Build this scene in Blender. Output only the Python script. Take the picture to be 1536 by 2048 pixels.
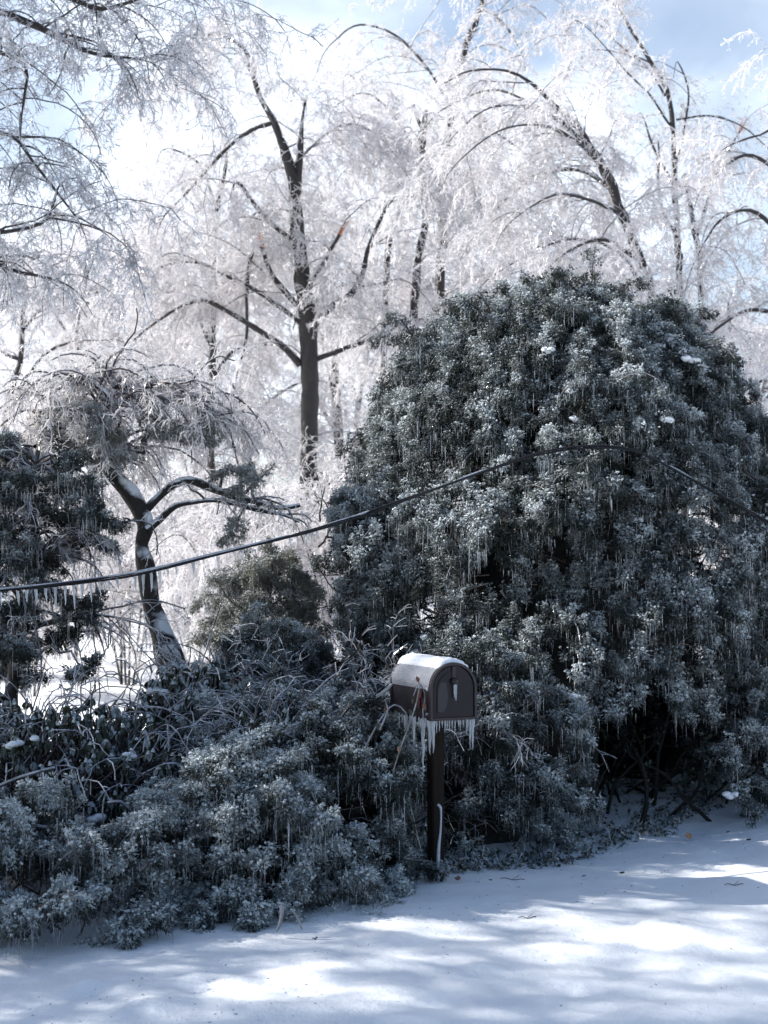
import bpy, bmesh, math, random
import numpy as np
from mathutils import Vector

for o in list(bpy.data.objects): bpy.data.objects.remove(o)
SC = bpy.context.scene
COL = SC.collection
R = math.radians
# ------------------------------------------------------------------ camera
F = 2844.0                       # focal length in photo pixels (50 mm on a 36 mm tall frame)
CAMZ = 1.8
PITCH = math.atan((1140 - 1024) / F)
cam_d = bpy.data.cameras.new('camera')
cam = bpy.data.objects.new('camera', cam_d); COL.objects.link(cam)
cam.location = (0, 0, CAMZ)
cam.rotation_euler = (math.pi / 2 + PITCH, 0, 0)
cam_d.sensor_fit = 'VERTICAL'; cam_d.sensor_height = 36; cam_d.sensor_width = 27
cam_d.lens = 50; cam_d.clip_end = 2000; cam_d.clip_start = 0.1
cam_d.dof.use_dof = True; cam_d.dof.focus_distance = 8.5; cam_d.dof.aperture_fstop = 3.6
SC.camera = cam
# ------------------------------------------------------------------ light
SUN_EL, SUN_AZ = 34.0, -84.0     # azimuth from straight ahead (+y), negative = to the left
SKY_STRENGTH, SUN_STRENGTH = 0.10, 5.0
SC.view_settings.view_transform = 'Standard'; SC.view_settings.look = 'None'
SC.view_settings.gamma = 1; SC.view_settings.use_curve_mapping = False
SC.view_settings.exposure = 0.84
sun_dir = Vector((math.sin(R(SUN_AZ)) * math.cos(R(SUN_EL)), math.cos(R(SUN_AZ)) * math.cos(R(SUN_EL)), math.sin(R(SUN_EL))))
sd = bpy.data.lights.new('sun', 'SUN'); sd.energy = SUN_STRENGTH; sd.angle = R(0.53); sd.color = (1, 0.97, 0.92)
sun = bpy.data.objects.new('sun', sd); COL.objects.link(sun)
sun.rotation_euler = (-sun_dir).to_track_quat('-Z', 'Y').to_euler(); sun.location = (0, 0, 30)
SC.cycles.max_bounces = 9; SC.cycles.diffuse_bounces = 3; SC.cycles.glossy_bounces = 2
SC.cycles.transmission_bounces = 5; SC.cycles.transparent_max_bounces = 12
SC.cycles.sample_clamp_indirect = 4; SC.cycles.caustics_reflective = False; SC.cycles.caustics_refractive = False

W = bpy.data.worlds.new("World"); SC.world = W; W.use_nodes = True
nt = W.node_tree; nt.nodes.clear()
N = nt.nodes.new; L = nt.links.new
out = N('ShaderNodeOutputWorld'); bg = N('ShaderNodeBackground'); bg.inputs[1].default_value = SKY_STRENGTH
sky = N('ShaderNodeTexSky'); sky.sky_type = 'NISHITA'; sky.sun_disc = False
sky.sun_elevation = R(SUN_EL); sky.sun_rotation = R(SUN_AZ)
sky.air_density = 1.0; sky.dust_density = 0.4; sky.ozone_density = 1.6
tc = N('ShaderNodeTexCoord'); mp = N('ShaderNodeMapping'); mp.inputs['Scale'].default_value = (1, 1, 1.7); mp.inputs['Location'].default_value = (0.37, 0.1, 0.25)
n1 = N('ShaderNodeTexNoise'); n1.inputs['Scale'].default_value = 4.2; n1.inputs['Detail'].default_value = 8; n1.inputs['Roughness'].default_value = 0.52; n1.inputs['Distortion'].default_value = 0.25
cr = N('ShaderNodeValToRGB'); cr.color_ramp.elements[0].position = 0.41; cr.color_ramp.elements[1].position = 0.60
cr.color_ramp.interpolation = 'B_SPLINE'
cr.color_ramp.elements[0].color = (0.12, 0.12, 0.12, 1); cr.color_ramp.elements[1].color = (1, 1, 1, 1)
mx = N('ShaderNodeMix'); mx.data_type = 'RGBA'
# a bank of thin bright cloud ahead, clear blue sky behind the camera
dt = N('ShaderNodeVectorMath'); dt.operation = 'DOT_PRODUCT'; L(tc.outputs['Generated'], dt.inputs[0]); dt.inputs[1].default_value = (-0.30, 0.93, 0.20)
dr = N('ShaderNodeMapRange'); dr.interpolation_type = 'SMOOTHSTEP'; dr.inputs[1].default_value = 0.10; dr.inputs[2].default_value = 0.80; L(dt.outputs['Value'], dr.inputs[0])
mu = N('ShaderNodeMath'); mu.operation = 'MULTIPLY'; L(cr.outputs[0], mu.inputs[0]); L(dr.outputs[0], mu.inputs[1])
mx.inputs['B'].default_value = (7.8, 8.5, 9.4, 1)
L(tc.outputs['Generated'], mp.inputs[0]); L(mp.outputs[0], n1.inputs['Vector']); L(n1.outputs['Fac'], cr.inputs[0])
L(mu.outputs[0], mx.inputs['Factor']); L(sky.outputs[0], mx.inputs['A']);

L(mx.outputs['Result'], bg.inputs[0]); L(bg.outputs[0], out.inputs[0])

# ------------------------------------------------------------------ helpers
def at(px, py, Y):
    u = (px - 768) / F; v = (1024 - py) / F
    d = np.array([u, math.cos(PITCH) - v * math.sin(PITCH), math.sin(PITCH) + v * math.cos(PITCH)])
    return np.array([0, 0, CAMZ]) + d * (Y / d[1])
def ground_at(px, py):
    a = at(px, py, 1.0) - np.array([0, 0, CAMZ])
    k = -CAMZ / a[2]
    return np.array([a[0] * k, a[1] * k, 0.0])

def hash3(i, j, k, seed):
    h = (i * 374761393 + j * 668265263 + k * 1274126177 + seed * 974711) & 0xffffffff
    h = ((h ^ (h >> 13)) * 1103515245) & 0xffffffff
    h = ((h ^ (h >> 16)) * 2246822519) & 0xffffffff
    return ((h ^ (h >> 15)) & 0xffffff) / float(0xffffff)
def vnoise(P, seed=0):
    P = np.asarray(P, float); I = np.floor(P).astype(np.int64); f = P - I; f = f * f * (3 - 2 * f)
    r = 0
    for a in (0, 1):
        for b in (0, 1):
            for c in (0, 1):
                w = (f[..., 0] if a else 1 - f[..., 0]) * (f[..., 1] if b else 1 - f[..., 1]) * (f[..., 2] if c else 1 - f[..., 2])
                r = r + w * hash3(I[..., 0] + a, I[..., 1] + b, I[..., 2] + c, seed)
    return r * 2 - 1
def fbm(P, scale, octv=4, seed=0):
    P = np.asarray(P, float) * scale; r = 0; a = 1
    for o in range(octv):
        r = r + a * vnoise(P, seed + o); P = P * 2.03; a *= 0.5
    return r / 1.6

def unit(v): return v / (np.linalg.norm(v, axis=-1, keepdims=True) + 1e-9)

class Geo:
    def __init__(s): s.v = []; s.f = []; s.m = []; s.a = []; s.n = 0
    def add(s, v, quads, mat=0, attr=0.5):
        v = np.asarray(v, np.float32).reshape(-1, 3); quads = np.asarray(quads, np.int32).reshape(-1, 4)
        s.v.append(v); s.f.append(quads + s.n); s.m.append(np.full(len(quads), mat, np.int32))
        at_ = np.empty(len(v), np.float32); at_[:] = attr; s.a.append(at_); s.n += len(v)
    def tubes(s, P, Rr, sides=3, mat=0, attr=0.5, cap=False):
        P = np.asarray(P, float); Rr = np.asarray(Rr, float)
        if P.ndim == 2: P = P[None]; Rr = Rr[None]
        n, K, _ = P.shape
        if n == 0: return
        T = np.empty_like(P); T[:, 1:-1] = P[:, 2:] - P[:, :-2]; T[:, 0] = P[:, 1] - P[:, 0]; T[:, -1] = P[:, -1] - P[:, -2]
        T = unit(T)
        ref = np.where(np.abs(T[:, 0, 2:3]) > 0.8, np.array([[1., 0, 0]]), np.array([[0, 0, 1.]]))
        A = unit(np.cross(T[:, 0], ref)); As = [A]
        for k in range(1, K):
            A = unit(A - (A * T[:, k]).sum(-1, keepdims=True) * T[:, k]); As.append(A)
        A = np.stack(As, 1); B = np.cross(T, A)
        ang = np.arange(sides) * 2 * math.pi / sides
        V = P[:, :, None] + Rr[:, :, None, None] * (A[:, :, None] * np.cos(ang)[None, None, :, None] + B[:, :, None] * np.sin(ang)[None, None, :, None])
        base = (np.arange(n) * K * sides)[:, None, None]; k = (np.arange(K - 1) * sides)[None, :, None]; j = np.arange(sides)[None, None, :]; j2 = (j + 1) % sides
        Q = np.stack([base + k + j, base + k + j2, base + k + sides + j2, base + k + sides + j], -1)
        if np.ndim(attr) == 1: attr = np.repeat(attr, K * sides)
        s.add(V, Q, mat, attr)
        if cap:
            for r_ in (0, K - 1):
                c = P[0, r_]; i0 = r_ * sides
                ring = V[0, r_]
                vv = np.vstack([ring, c[None]]); q = [[i, (i + 1) % sides, sides, sides] for i in range(sides)]
                # triangles as quads are invalid: use midpoint ring fan
                mid = (ring + np.roll(ring, -1, 0)) / 2
                vv = np.vstack([ring, mid, c[None]])
                q = [[i, sides + i, 2 * sides, sides + (i - 1) % sides] for i in range(sides)]
                if r_ == 0: q = [x[::-1] for x in q]
                s.add(vv, q, mat, attr if np.ndim(attr) == 0 else 0.5)
    def build(s, name, mats, parent=None, smooth=False, origin=None):
        me = bpy.data.meshes.new(name)
        V = np.concatenate(s.v); Q = np.concatenate(s.f); M = np.concatenate(s.m); A = np.concatenate(s.a)
        if origin is not None: V = V - np.asarray(origin, np.float32)
        me.vertices.add(len(V)); me.vertices.foreach_set('co', V.ravel().astype(np.float32))
        me.loops.add(Q.size); me.loops.foreach_set('vertex_index', Q.ravel())
        me.polygons.add(len(Q)); me.polygons.foreach_set('loop_start', (np.arange(len(Q)) * 4).astype(np.int32))
        me.polygons.foreach_set('material_index', M)
        me.polygons.foreach_set('use_smooth', np.full(len(Q), smooth))
        at_ = me.attributes.new('frost', 'FLOAT', 'POINT'); at_.data.foreach_set('value', A)
        me.update(calc_edges=True)
        for m in mats: me.materials.append(m)
        o = bpy.data.objects.new(name, me); COL.objects.link(o)
        if parent is not None: o.parent = parent
        return o

def tag(o, label=None, cat=None, group=None, kind=None):
    if label: o['label'] = label
    if cat: o['category'] = cat
    if group: o['group'] = group
    if kind: o['kind'] = kind
    return o
def thing(name, loc, label, cat, group=None, rz=0):
    o = bpy.data.objects.new(name, None); COL.objects.link(o); o.location = tuple(float(x) for x in loc); o.rotation_euler = (0, 0, rz)
    return tag(o, label, cat, group)
def bm_obj(name, bm, mat, parent=None, smooth=False):
    me = bpy.data.meshes.new(name); bm.to_mesh(me); bm.free()
    for m in (mat if isinstance(mat, list) else [mat]): me.materials.append(m)
    if smooth:
        for p in me.polygons: p.use_smooth = True
    o = bpy.data.objects.new(name, me); COL.objects.link(o)
    if parent is not None: o.parent = parent
    return o
def catmull(pts, step):
    """pts: (n,4) x,y,z,r -> resampled smooth polyline."""
    pts = np.asarray(pts, float); P = np.vstack([2 * pts[0] - pts[1], pts, 2 * pts[-1] - pts[-2]]); o = []
    for i in range(1, len(P) - 2):
        n = max(2, int(np.linalg.norm(P[i + 1, :3] - P[i, :3]) / step))
        t = (np.arange(n) / n)[:, None]
        o.append(0.5 * (2 * P[i] + (P[i + 1] - P[i - 1]) * t + (2 * P[i - 1] - 5 * P[i] + 4 * P[i + 1] - P[i + 2]) * t ** 2 + (3 * P[i] - P[i - 1] - 3 * P[i + 1] + P[i + 2]) * t ** 3))
    o.append(P[-2][None]); o = np.vstack(o); o[:, 3] = np.maximum(o[:, 3], 0.002)
    return o
def trace(pts, Y, step=0.12, wob=0.0, seed=0):
    """pts: (px, py, width_px[, depth offset]) in photo pixels at depth Y."""
    q = []
    for p in pts:
        y = Y + (p[3] if len(p) > 3 else 0); w = at(p[0], p[1], y); q.append([*w, p[2] / 2 / F * y])
    q = catmull(q, step)
    if wob:
        q[:, 0] += wob * fbm(q[:, :3], 1.7, 3, seed); q[:, 1] += wob * fbm(q[:, :3], 1.7, 3, seed + 7); q[:, 2] += wob * .5 * fbm(q[:, :3], 1.7, 3, seed + 9)
    return q
def lumpy(q, amp, seed):          # knobbly radius along a limb
    q = q.copy(); q[:, 3] *= 1 + amp * fbm(q[:, :3], 6, 2, seed); return q

# ------------------------------------------------------------------ materials
def mat(name):
    m = bpy.data.materials.new(name); m.use_nodes = True; m.node_tree.nodes.clear()
    return m, m.node_tree.nodes.new, m.node_tree.links.new
def frosted(name, dark, frost, lo=0.0, hi=1.0, rough=0.4, coat=0.4, up=0.7, nscale=9, dark2=None, transl=0.0, bump=0.0, bscale=60):
    """surface with ice and snow lying on its upward faces; attribute 'frost' says how much."""
    m, N, L = mat(name); o = N('ShaderNodeOutputMaterial'); p = N('ShaderNodeBsdfPrincipled')
    g = N('ShaderNodeNewGeometry'); s = N('ShaderNodeSeparateXYZ'); L(g.outputs['Normal'], s.inputs[0])
    mr = N('ShaderNodeMapRange'); mr.inputs[1].default_value = -0.35; mr.inputs[2].default_value = 0.85; mr.inputs[3].default_value = 1 - up; mr.inputs[4].default_value = 1
    L(s.outputs['Z'], mr.inputs[0])
    a = N('ShaderNodeAttribute'); a.attribute_name = 'frost'
    tcx = N('ShaderNodeTexCoord'); n = N('ShaderNodeTexNoise'); n.inputs['Scale'].default_value = nscale; n.inputs['Detail'].default_value = 4; L(tcx.outputs['Object'], n.inputs['Vector'])
    nr = N('ShaderNodeMapRange'); nr.inputs[1].default_value = 0.32; nr.inputs[2].default_value = 0.66; nr.inputs[3].default_value = 0.35; nr.inputs[4].default_value = 1.25; L(n.outputs['Fac'], nr.inputs[0])
    m1 = N('ShaderNodeMath'); m1.operation = 'MULTIPLY'; L(mr.outputs[0], m1.inputs[0]); L(a.outputs['Fac'], m1.inputs[1])
    m2 = N('ShaderNodeMath'); m2.operation = 'MULTIPLY'; L(m1.outputs[0], m2.inputs[0]); L(nr.outputs[0], m2.inputs[1])
    m3 = N('ShaderNodeMapRange'); m3.inputs[1].default_value = lo; m3.inputs[2].default_value = hi; L(m2.outputs[0], m3.inputs[0])
    dk = N('ShaderNodeMix'); dk.data_type = 'RGBA'; dk.inputs['A'].default_value = (*dark, 1); dk.inputs['B'].default_value = (*(dark2 or dark), 1)
    n2 = N('ShaderNodeTexNoise'); n2.inputs['Scale'].default_value = nscale * 2.7; L(tcx.outputs['Object'], n2.inputs['Vector']); L(n2.outputs['Fac'], dk.inputs['Factor'])
    mxx = N('ShaderNodeMix'); mxx.data_type = 'RGBA'; L(m3.outputs[0], mxx.inputs['Factor']); L(dk.outputs['Result'], mxx.inputs['A']); mxx.inputs['B'].default_value = (*frost, 1)
    L(mxx.outputs['Result'], p.inputs['Base Color']); p.inputs['Roughness'].default_value = rough
    p.inputs['Coat Weight'].default_value = coat; p.inputs['Coat Roughness'].default_value = 0.12; p.inputs['Coat IOR'].default_value = 1.31
    if bump:
        bn = N('ShaderNodeTexNoise'); bn.inputs['Scale'].default_value = bscale; bn.inputs['Detail'].default_value = 5; L(tcx.outputs['Object'], bn.inputs['Vector'])
        b = N('ShaderNodeBump'); b.inputs['Strength'].default_value = bump; b.inputs['Distance'].default_value = 0.02; L(bn.outputs['Fac'], b.inputs['Height']); L(b.outputs[0], p.inputs['Normal'])
    if transl:
        t = N('ShaderNodeBsdfTranslucent'); L(mxx.outputs['Result'], t.inputs[0]); ms = N('ShaderNodeMixShader'); ms.inputs[0].default_value = transl
        L(p.outputs[0], ms.inputs[1]); L(t.outputs[0], ms.inputs[2]); L(ms.outputs[0], o.inputs[0])
    else: L(p.outputs[0], o.inputs[0])
    return m
def icy(name, col=(0.86, 0.88, 0.93), transl=0.5, gloss=0.12, rough=0.18, clear=0.0):
    """milky ice round a twig: light passes through it, the skin glints."""
    m, N, L = mat(name); o = N('ShaderNodeOutputMaterial')
    d = N('ShaderNodeBsdfDiffuse'); t = N('ShaderNodeBsdfTranslucent'); g = N('ShaderNodeBsdfGlossy')
    oi = N('ShaderNodeNewGeometry'); mxx = N('ShaderNodeMix'); mxx.data_type = 'RGBA'
    L(oi.outputs['Random Per Island'], mxx.inputs['Factor']); mxx.inputs['A'].default_value = (*[c * 0.80 for c in col], 1); mxx.inputs['B'].default_value = (*col, 1)
    for s in (d, t): L(mxx.outputs['Result'], s.inputs[0])
    g.inputs['Roughness'].default_value = rough; g.inputs[0].default_value = (1, 1, 1, 1)
    a = N('ShaderNodeMixShader'); a.inputs[0].default_value = transl; L(d.outputs[0], a.inputs[1]); L(t.outputs[0], a.inputs[2])
    b = N('ShaderNodeMixShader'); b.inputs[0].default_value = gloss; L(a.outputs[0], b.inputs[1]); L(g.outputs[0], b.inputs[2])
    if clear:
        tr = N('ShaderNodeBsdfTransparent'); e = N('ShaderNodeMixShader'); e.inputs[0].default_value = clear; L(b.outputs[0], e.inputs[1]); L(tr.outputs[0], e.inputs[2]); L(e.outputs[0], o.inputs[0])
    else: L(b.outputs[0], o.inputs[0])
    return m
def glassy(name):
    m, N, L = mat(name); o = N('ShaderNodeOutputMaterial'); p = N('ShaderNodeBsdfPrincipled'); L(p.outputs[0], o.inputs[0])
    p.inputs['Base Color'].default_value = (0.86, 0.91, 0.97, 1); p.inputs['Transmission Weight'].default_value = 0.62; p.inputs['IOR'].default_value = 1.31; p.inputs['Roughness'].default_value = 0.14
    tcx = N('ShaderNodeTexCoord'); n = N('ShaderNodeTexNoise'); n.inputs['Scale'].default_value = 90; L(tcx.outputs['Object'], n.inputs['Vector'])
    b = N('ShaderNodeBump'); b.inputs['Strength'].default_value = 0.4; b.inputs['Distance'].default_value = 0.01; L(n.outputs['Fac'], b.inputs['Height']); L(b.outputs[0], p.inputs['Normal'])
    return m
def snow_mat(name, sparkle=True):
    m, N, L = mat(name); o = N('ShaderNodeOutputMaterial'); p = N('ShaderNodeBsdfPrincipled'); L(p.outputs[0], o.inputs[0])
    tcx = N('ShaderNodeTexCoord')
    n = N('ShaderNodeTexNoise'); n.inputs['Scale'].default_value = 1.6; n.inputs['Detail'].default_value = 6; L(tcx.outputs['Object'], n.inputs['Vector'])
    c = N('ShaderNodeValToRGB'); c.color_ramp.elements[0].position = .3; c.color_ramp.elements[0].color = (0.80, 0.82, 0.86, 1); c.color_ramp.elements[1].position = .7; c.color_ramp.elements[1].color = (0.88, 0.89, 0.91, 1)
    L(n.outputs['Fac'], c.inputs[0]); L(c.outputs[0], p.inputs['Base Color'])
    p.inputs['Roughness'].default_value = 0.55; p.inputs['Specular IOR Level'].default_value = 0.3
    n1 = N('ShaderNodeTexNoise'); n1.inputs['Scale'].default_value = 14; n1.inputs['Detail'].default_value = 8; n1.inputs['Roughness'].default_value = .65; L(tcx.outputs['Object'], n1.inputs['Vector'])
    n2 = N('ShaderNodeTexVoronoi'); n2.inputs['Scale'].default_value = 160; L(tcx.outputs['Object'], n2.inputs['Vector'])
    ad = N('ShaderNodeMath'); ad.operation = 'MULTIPLY_ADD'; L(n2.outputs['Distance'], ad.inputs[0]); ad.inputs[1].default_value = 0.12; L(n1.outputs['Fac'], ad.inputs[2])
    b = N('ShaderNodeBump'); b.inputs['Strength'].default_value = 0.45; b.inputs['Distance'].default_value = 0.03; L(ad.outputs[0], b.inputs['Height']); L(b.outputs[0], p.inputs['Normal'])
    return m
def plain(name, col, rough=0.5, metal=0.0, coat=0.0, bump=0.0, scale=30, col2=None, stretch=(1, 1, 1), spec=.5):
    m, N, L = mat(name); o = N('ShaderNodeOutputMaterial'); p = N('ShaderNodeBsdfPrincipled'); L(p.outputs[0], o.inputs[0])
    tcx = N('ShaderNodeTexCoord'); mpp = N('ShaderNodeMapping'); mpp.inputs['Scale'].default_value = stretch; L(tcx.outputs['Object'], mpp.inputs[0])
    n = N('ShaderNodeTexNoise'); n.inputs['Scale'].default_value = scale; n.inputs['Detail'].default_value = 6; L(mpp.outputs[0], n.inputs['Vector'])
    mxx = N('ShaderNodeMix'); mxx.data_type = 'RGBA'; L(n.outputs['Fac'], mxx.inputs['Factor']); mxx.inputs['A'].default_value = (*col, 1); mxx.inputs['B'].default_value = (*(col2 or [c * 1.5 for c in col]), 1)
    L(mxx.outputs['Result'], p.inputs['Base Color']); p.inputs['Roughness'].default_value = rough; p.inputs['Metallic'].default_value = metal; p.inputs['Specular IOR Level'].default_value = spec
    p.inputs['Coat Weight'].default_value = coat; p.inputs['Coat Roughness'].default_value = 0.1
    if bump:
        b = N('ShaderNodeBump'); b.inputs['Strength'].default_value = bump; b.inputs['Distance'].default_value = 0.01; L(n.outputs['Fac'], b.inputs['Height']); L(b.outputs[0], p.inputs['Normal'])
    return m
M_snow = snow_mat('snow')
M_twig = icy('iced_twig', (0.985, 0.955, 0.955), 0.58, 0.13, .3, .22)
M_twig_near = icy('iced_twig_grey', (0.68, 0.68, 0.72), 0.45, 0.22, .2, .10)
M_branch = frosted('iced_branch', (0.11, 0.095, 0.095), (0.80, 0.80, 0.85), 0.1, 0.9, .35, .6, up=.6, nscale=3)
M_bark = frosted('bark_with_ice', (0.014, 0.011, 0.011), (0.60, 0.61, 0.66), 0.38, 0.9, .6, .25, up=.85, nscale=3.5, dark2=(0.045, 0.034, 0.029), bump=1.0, bscale=16)
M_barksnow = frosted('bark_with_snow', (0.016, 0.013, 0.012), (0.84, 0.86, 0.90), 0.36, 0.55, .8, .1, up=.85, nscale=5.5, dark2=(0.035, 0.027, 0.023), bump=1.0, bscale=30)
M_wound = plain('torn_wood', (0.45, 0.17, 0.07), .6, scale=40, stretch=(1, 1, .1), bump=.5)
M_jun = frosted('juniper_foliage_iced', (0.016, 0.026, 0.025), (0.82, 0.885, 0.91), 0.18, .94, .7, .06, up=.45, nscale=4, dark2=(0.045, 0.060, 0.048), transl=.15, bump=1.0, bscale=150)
M_junsun = frosted('sunlit_foliage_iced', (0.16, 0.17, 0.13), (0.82, 0.84, 0.84), 0.0, 0.8, .45, .3, up=.75, nscale=7, dark2=(0.28, 0.29, 0.22), transl=.35, bump=.8, bscale=150)  # lighter copy of the juniper foliage; sunlight put into its colour
M_jice = icy('small_icicles', (0.50, 0.56, 0.64), .35, .25, .12, .35)
M_inner = frosted('inner_shade_black', (0.003, 0.004, 0.003), (0.02, 0.02, 0.02), 0.3, 1.5, .8, .0, nscale=6, bump=1.0, bscale=14)  # near-black colour stands for the shade deep inside the junipers
M_leaf = frosted('leathery_leaf_iced', (0.016, 0.026, 0.012), (0.60, 0.66, 0.72), 0.30, 1.0, .3, .8, up=.9, nscale=16, dark2=(0.045, 0.055, 0.018), transl=.15)
M_stem = frosted('iced_stem', (0.06, 0.042, 0.035), (0.52, 0.55, 0.62), 0.1, 1.2, .2, .8, up=.8, nscale=11)
M_glass = glassy('clear_ice')
M_brown = plain('brown_dead_leaf', (0.11, 0.045, 0.025), .5, coat=.5, scale=60)
M_tan = plain('tan_dead_leaf', (0.42, 0.24, 0.13), .5, coat=.4, scale=60)

rng = np.random.default_rng(7)

# ------------------------------------------------------------------ snow ground
def ground_z(x, y):
    P = np.stack([x, y, np.zeros_like(x)], -1)
    z = 0.055 * fbm(P, 0.45, 3, 11) + 0.020 * fbm(P, 1.7, 3, 12) + 0.009 * fbm(P, 6, 3, 13)
    far = np.clip((np.hypot(x, y) - 16) / 30, 0, 1)
    z = z * (1 + 4 * far)
    for (px, py, r, h) in [(200, 1992, .10, -.035), (235, 1988, .07, .03), (395, 1985, .09, -.035), (470, 1975, .08, .03), (180, 1975, .06, .03), (1040, 1915, .10, .022), (800, 1890, .10, .02),
                           (960, 1950, .07, .02), (1370, 1895, .12, .025), (1230, 1900, .12, .02), (30, 1895, .14, .02), (620, 1990, .09, -.03), (660, 1978, .07, .022), (1150, 1985, .09, -.03), (1190, 1975, .07, .022), (880, 2020, .10, -.03), (1400, 1960, .08, -.025), (300, 2025, .12, .02), (720, 1900, .05, -.02), (1260, 1850, .05, -.018)]:
        g = ground_at(px, py); d2 = ((x - g[0]) ** 2 + (y - g[1]) ** 2) / (r * r); z = z + h * np.exp(-d2 * 1.2)
    return z
def axis(a, b, fine, out_):
    c = list(np.arange(a, b, fine)); s = fine; x = b
    while x < out_: c.append(x); s *= 1.18; x += s
    c.append(out_); s = fine * 1.18; x = a - s; l = []
    while x > -out_: l.append(x); s *= 1.18; x -= s
    l.append(-out_)
    return np.array(l[::-1] + c)
gx = axis(-4.5, 5.5, 0.04, 700.); gy = axis(3.6, 14., 0.04, 700.)
X, Y = np.meshgrid(gx, gy); Z = ground_z(X, Y)
nx, ny = len(gx), len(gy); idx = np.arange(nx * ny).reshape(ny, nx)
G = Geo(); G.add(np.stack([X, Y, Z], -1), np.stack([idx[:-1, :-1], idx[:-1, 1:], idx[1:, 1:], idx[1:, :-1]], -1), 0, .5)
tag(G.build('snow_ground', [M_snow], smooth=True), kind='structure')
def gz(x, y): return float(ground_z(np.array([float(x)]), np.array([float(y)]))[0])

# ------------------------------------------------------------------ branching
def grow(start, d, length, r0, r1, K, droop, wob, rg):
    n = len(start); d = unit(np.asarray(d, float)); seg = (np.asarray(length) / K)[:, None] * np.ones((n, 1))
    P = [start]; p = start
    for k in range(K):
        d = d + wob * rg.normal(size=(n, 3)); d[:, 2] -= droop * (0.5 + k / K); d = unit(d); p = p + d * seg; P.append(p)
    P = np.stack(P, 1); t = np.linspace(0, 1, K + 1)[None]
    r = np.asarray(r0).reshape(-1, 1) * (1 - t) + np.asarray(r1).reshape(-1, 1) * t
    return P, np.broadcast_to(r, (n, K + 1)).copy()
def kids(P, n, tmin, spread, rg, up=0.0, tmax=1.0):
    N_, K, _ = P.shape; t = rg.uniform(tmin, tmax, (N_, n)) * (K - 1) * .9999; i = np.floor(t).astype(int); f = (t - i)[..., None]
    a = np.arange(N_)[:, None]; p0 = P[a, i]; p1 = P[a, i + 1]; s = (p0 * (1 - f) + p1 * f).reshape(-1, 3); tg = unit((p1 - p0).reshape(-1, 3))
    d = unit(tg + spread * rg.normal(size=tg.shape)); d[:, 2] += up
    return s, d
def crown(stems, seed, n1=5.0, l1=(1.2, 2.6), n2=9, l2=(.40, .95), n3=9, l3=(.12, .34), n4=5, l4=(.03, .09), tw=1.0, droop=1.0, mats=None, dirbias=(0, 0, 0), up=0.5, minz=None):
    """stems: list of (polyline xyzr, t0) ; returns Geo of drooping ice-laden twigs."""
    rg = np.random.default_rng(seed); g = Geo(); S = []; D = []; SR = []
    for q, t0, dens in stems:
        seg = np.linalg.norm(np.diff(q[:, :3], axis=0), axis=1); cum = np.concatenate([[0], np.cumsum(seg)]); Lg = cum[-1]
        n = max(3, int(Lg * (1 - t0) * n1 * dens)); t = np.sort(rg.uniform(t0, 1, n)) * Lg
        p = np.stack([np.interp(t, cum, q[:, k]) for k in range(4)], -1)
        tg = np.stack([np.interp(t, cum[:-1], np.diff(q[:, k]) / np.maximum(seg, 1e-6)) for k in range(3)], -1)
        az = rg.uniform(0, 2 * math.pi, n); d = np.stack([np.cos(az), np.sin(az), np.full(n, up)], -1) + .5 * tg + np.array(dirbias)
        S.append(p[:, :3]); D.append(d); SR.append(p[:, 3])
    S = np.concatenate(S); D = np.concatenate(D); SR = np.concatenate(SR); n = len(S)
    r0 = np.minimum(SR * .6, rg.uniform(.010, .020, n))
    P1, R1 = grow(S, D, rg.uniform(*l1, n), r0, np.full(n, .005), 9, .20 * droop, .16, rg)
    g.tubes(P1, R1, 4, 1, rg.uniform(.3, 1, n))
    s, d = kids(P1, n2, .12, .75, rg, .15); n = len(s)
    P2, R2 = grow(s, d, rg.uniform(*l2, n), np.full(n, .0065 * tw), np.full(n, .0045 * tw), 5, .26 * droop, .26, rg)
    g.tubes(P2, R2, 3, 0, rg.uniform(.3, 1, n))
    s, d = kids(P2, n3, .1, .7, rg, 0); n = len(s)
    P3, R3 = grow(s, d, rg.uniform(*l3, n), np.full(n, .0050 * tw), np.full(n, .0038 * tw), 3, .30 * droop, .38, rg)
    g.tubes(P3, R3, 3, 0, rg.uniform(0, 1, n))
    if n4:
        s, d = kids(P3, n4, .05, .9, rg, 0); n = len(s)
        P4, R4 = grow(s, d, rg.uniform(*l4, n), np.full(n, .0062 * tw), np.full(n, .0040 * tw), 1, .25 * droop, .3, rg)
        g.tubes(P4, R4, 3, 0, .5)
    return g

def limb_geo(q, sides=8, m=0, frost=.6, seed=0):
    g = Geo(); q = lumpy(q, .22, seed); g.tubes(q[:, :3], q[:, 3], sides, m, frost); return g
def splinter(q, seed, flip=False):
    """torn pale end of a snapped limb."""
    rg = np.random.default_rng(seed); e = q[-1]; d = unit(q[-1, :3] - q[-4, :3]); n = 7
    S = e[:3] - d * .05 + rg.normal(size=(n, 3)) * e[3] * .5; P, Rr = grow(S, d + .12 * rg.normal(size=(n, 3)), rg.uniform(.12, .38, n), np.full(n, e[3] * .65), np.full(n, .004), 3, 0, .03, rg)
    g = Geo(); g.tubes(P, Rr, 5, 0, .0, ); return g

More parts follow.
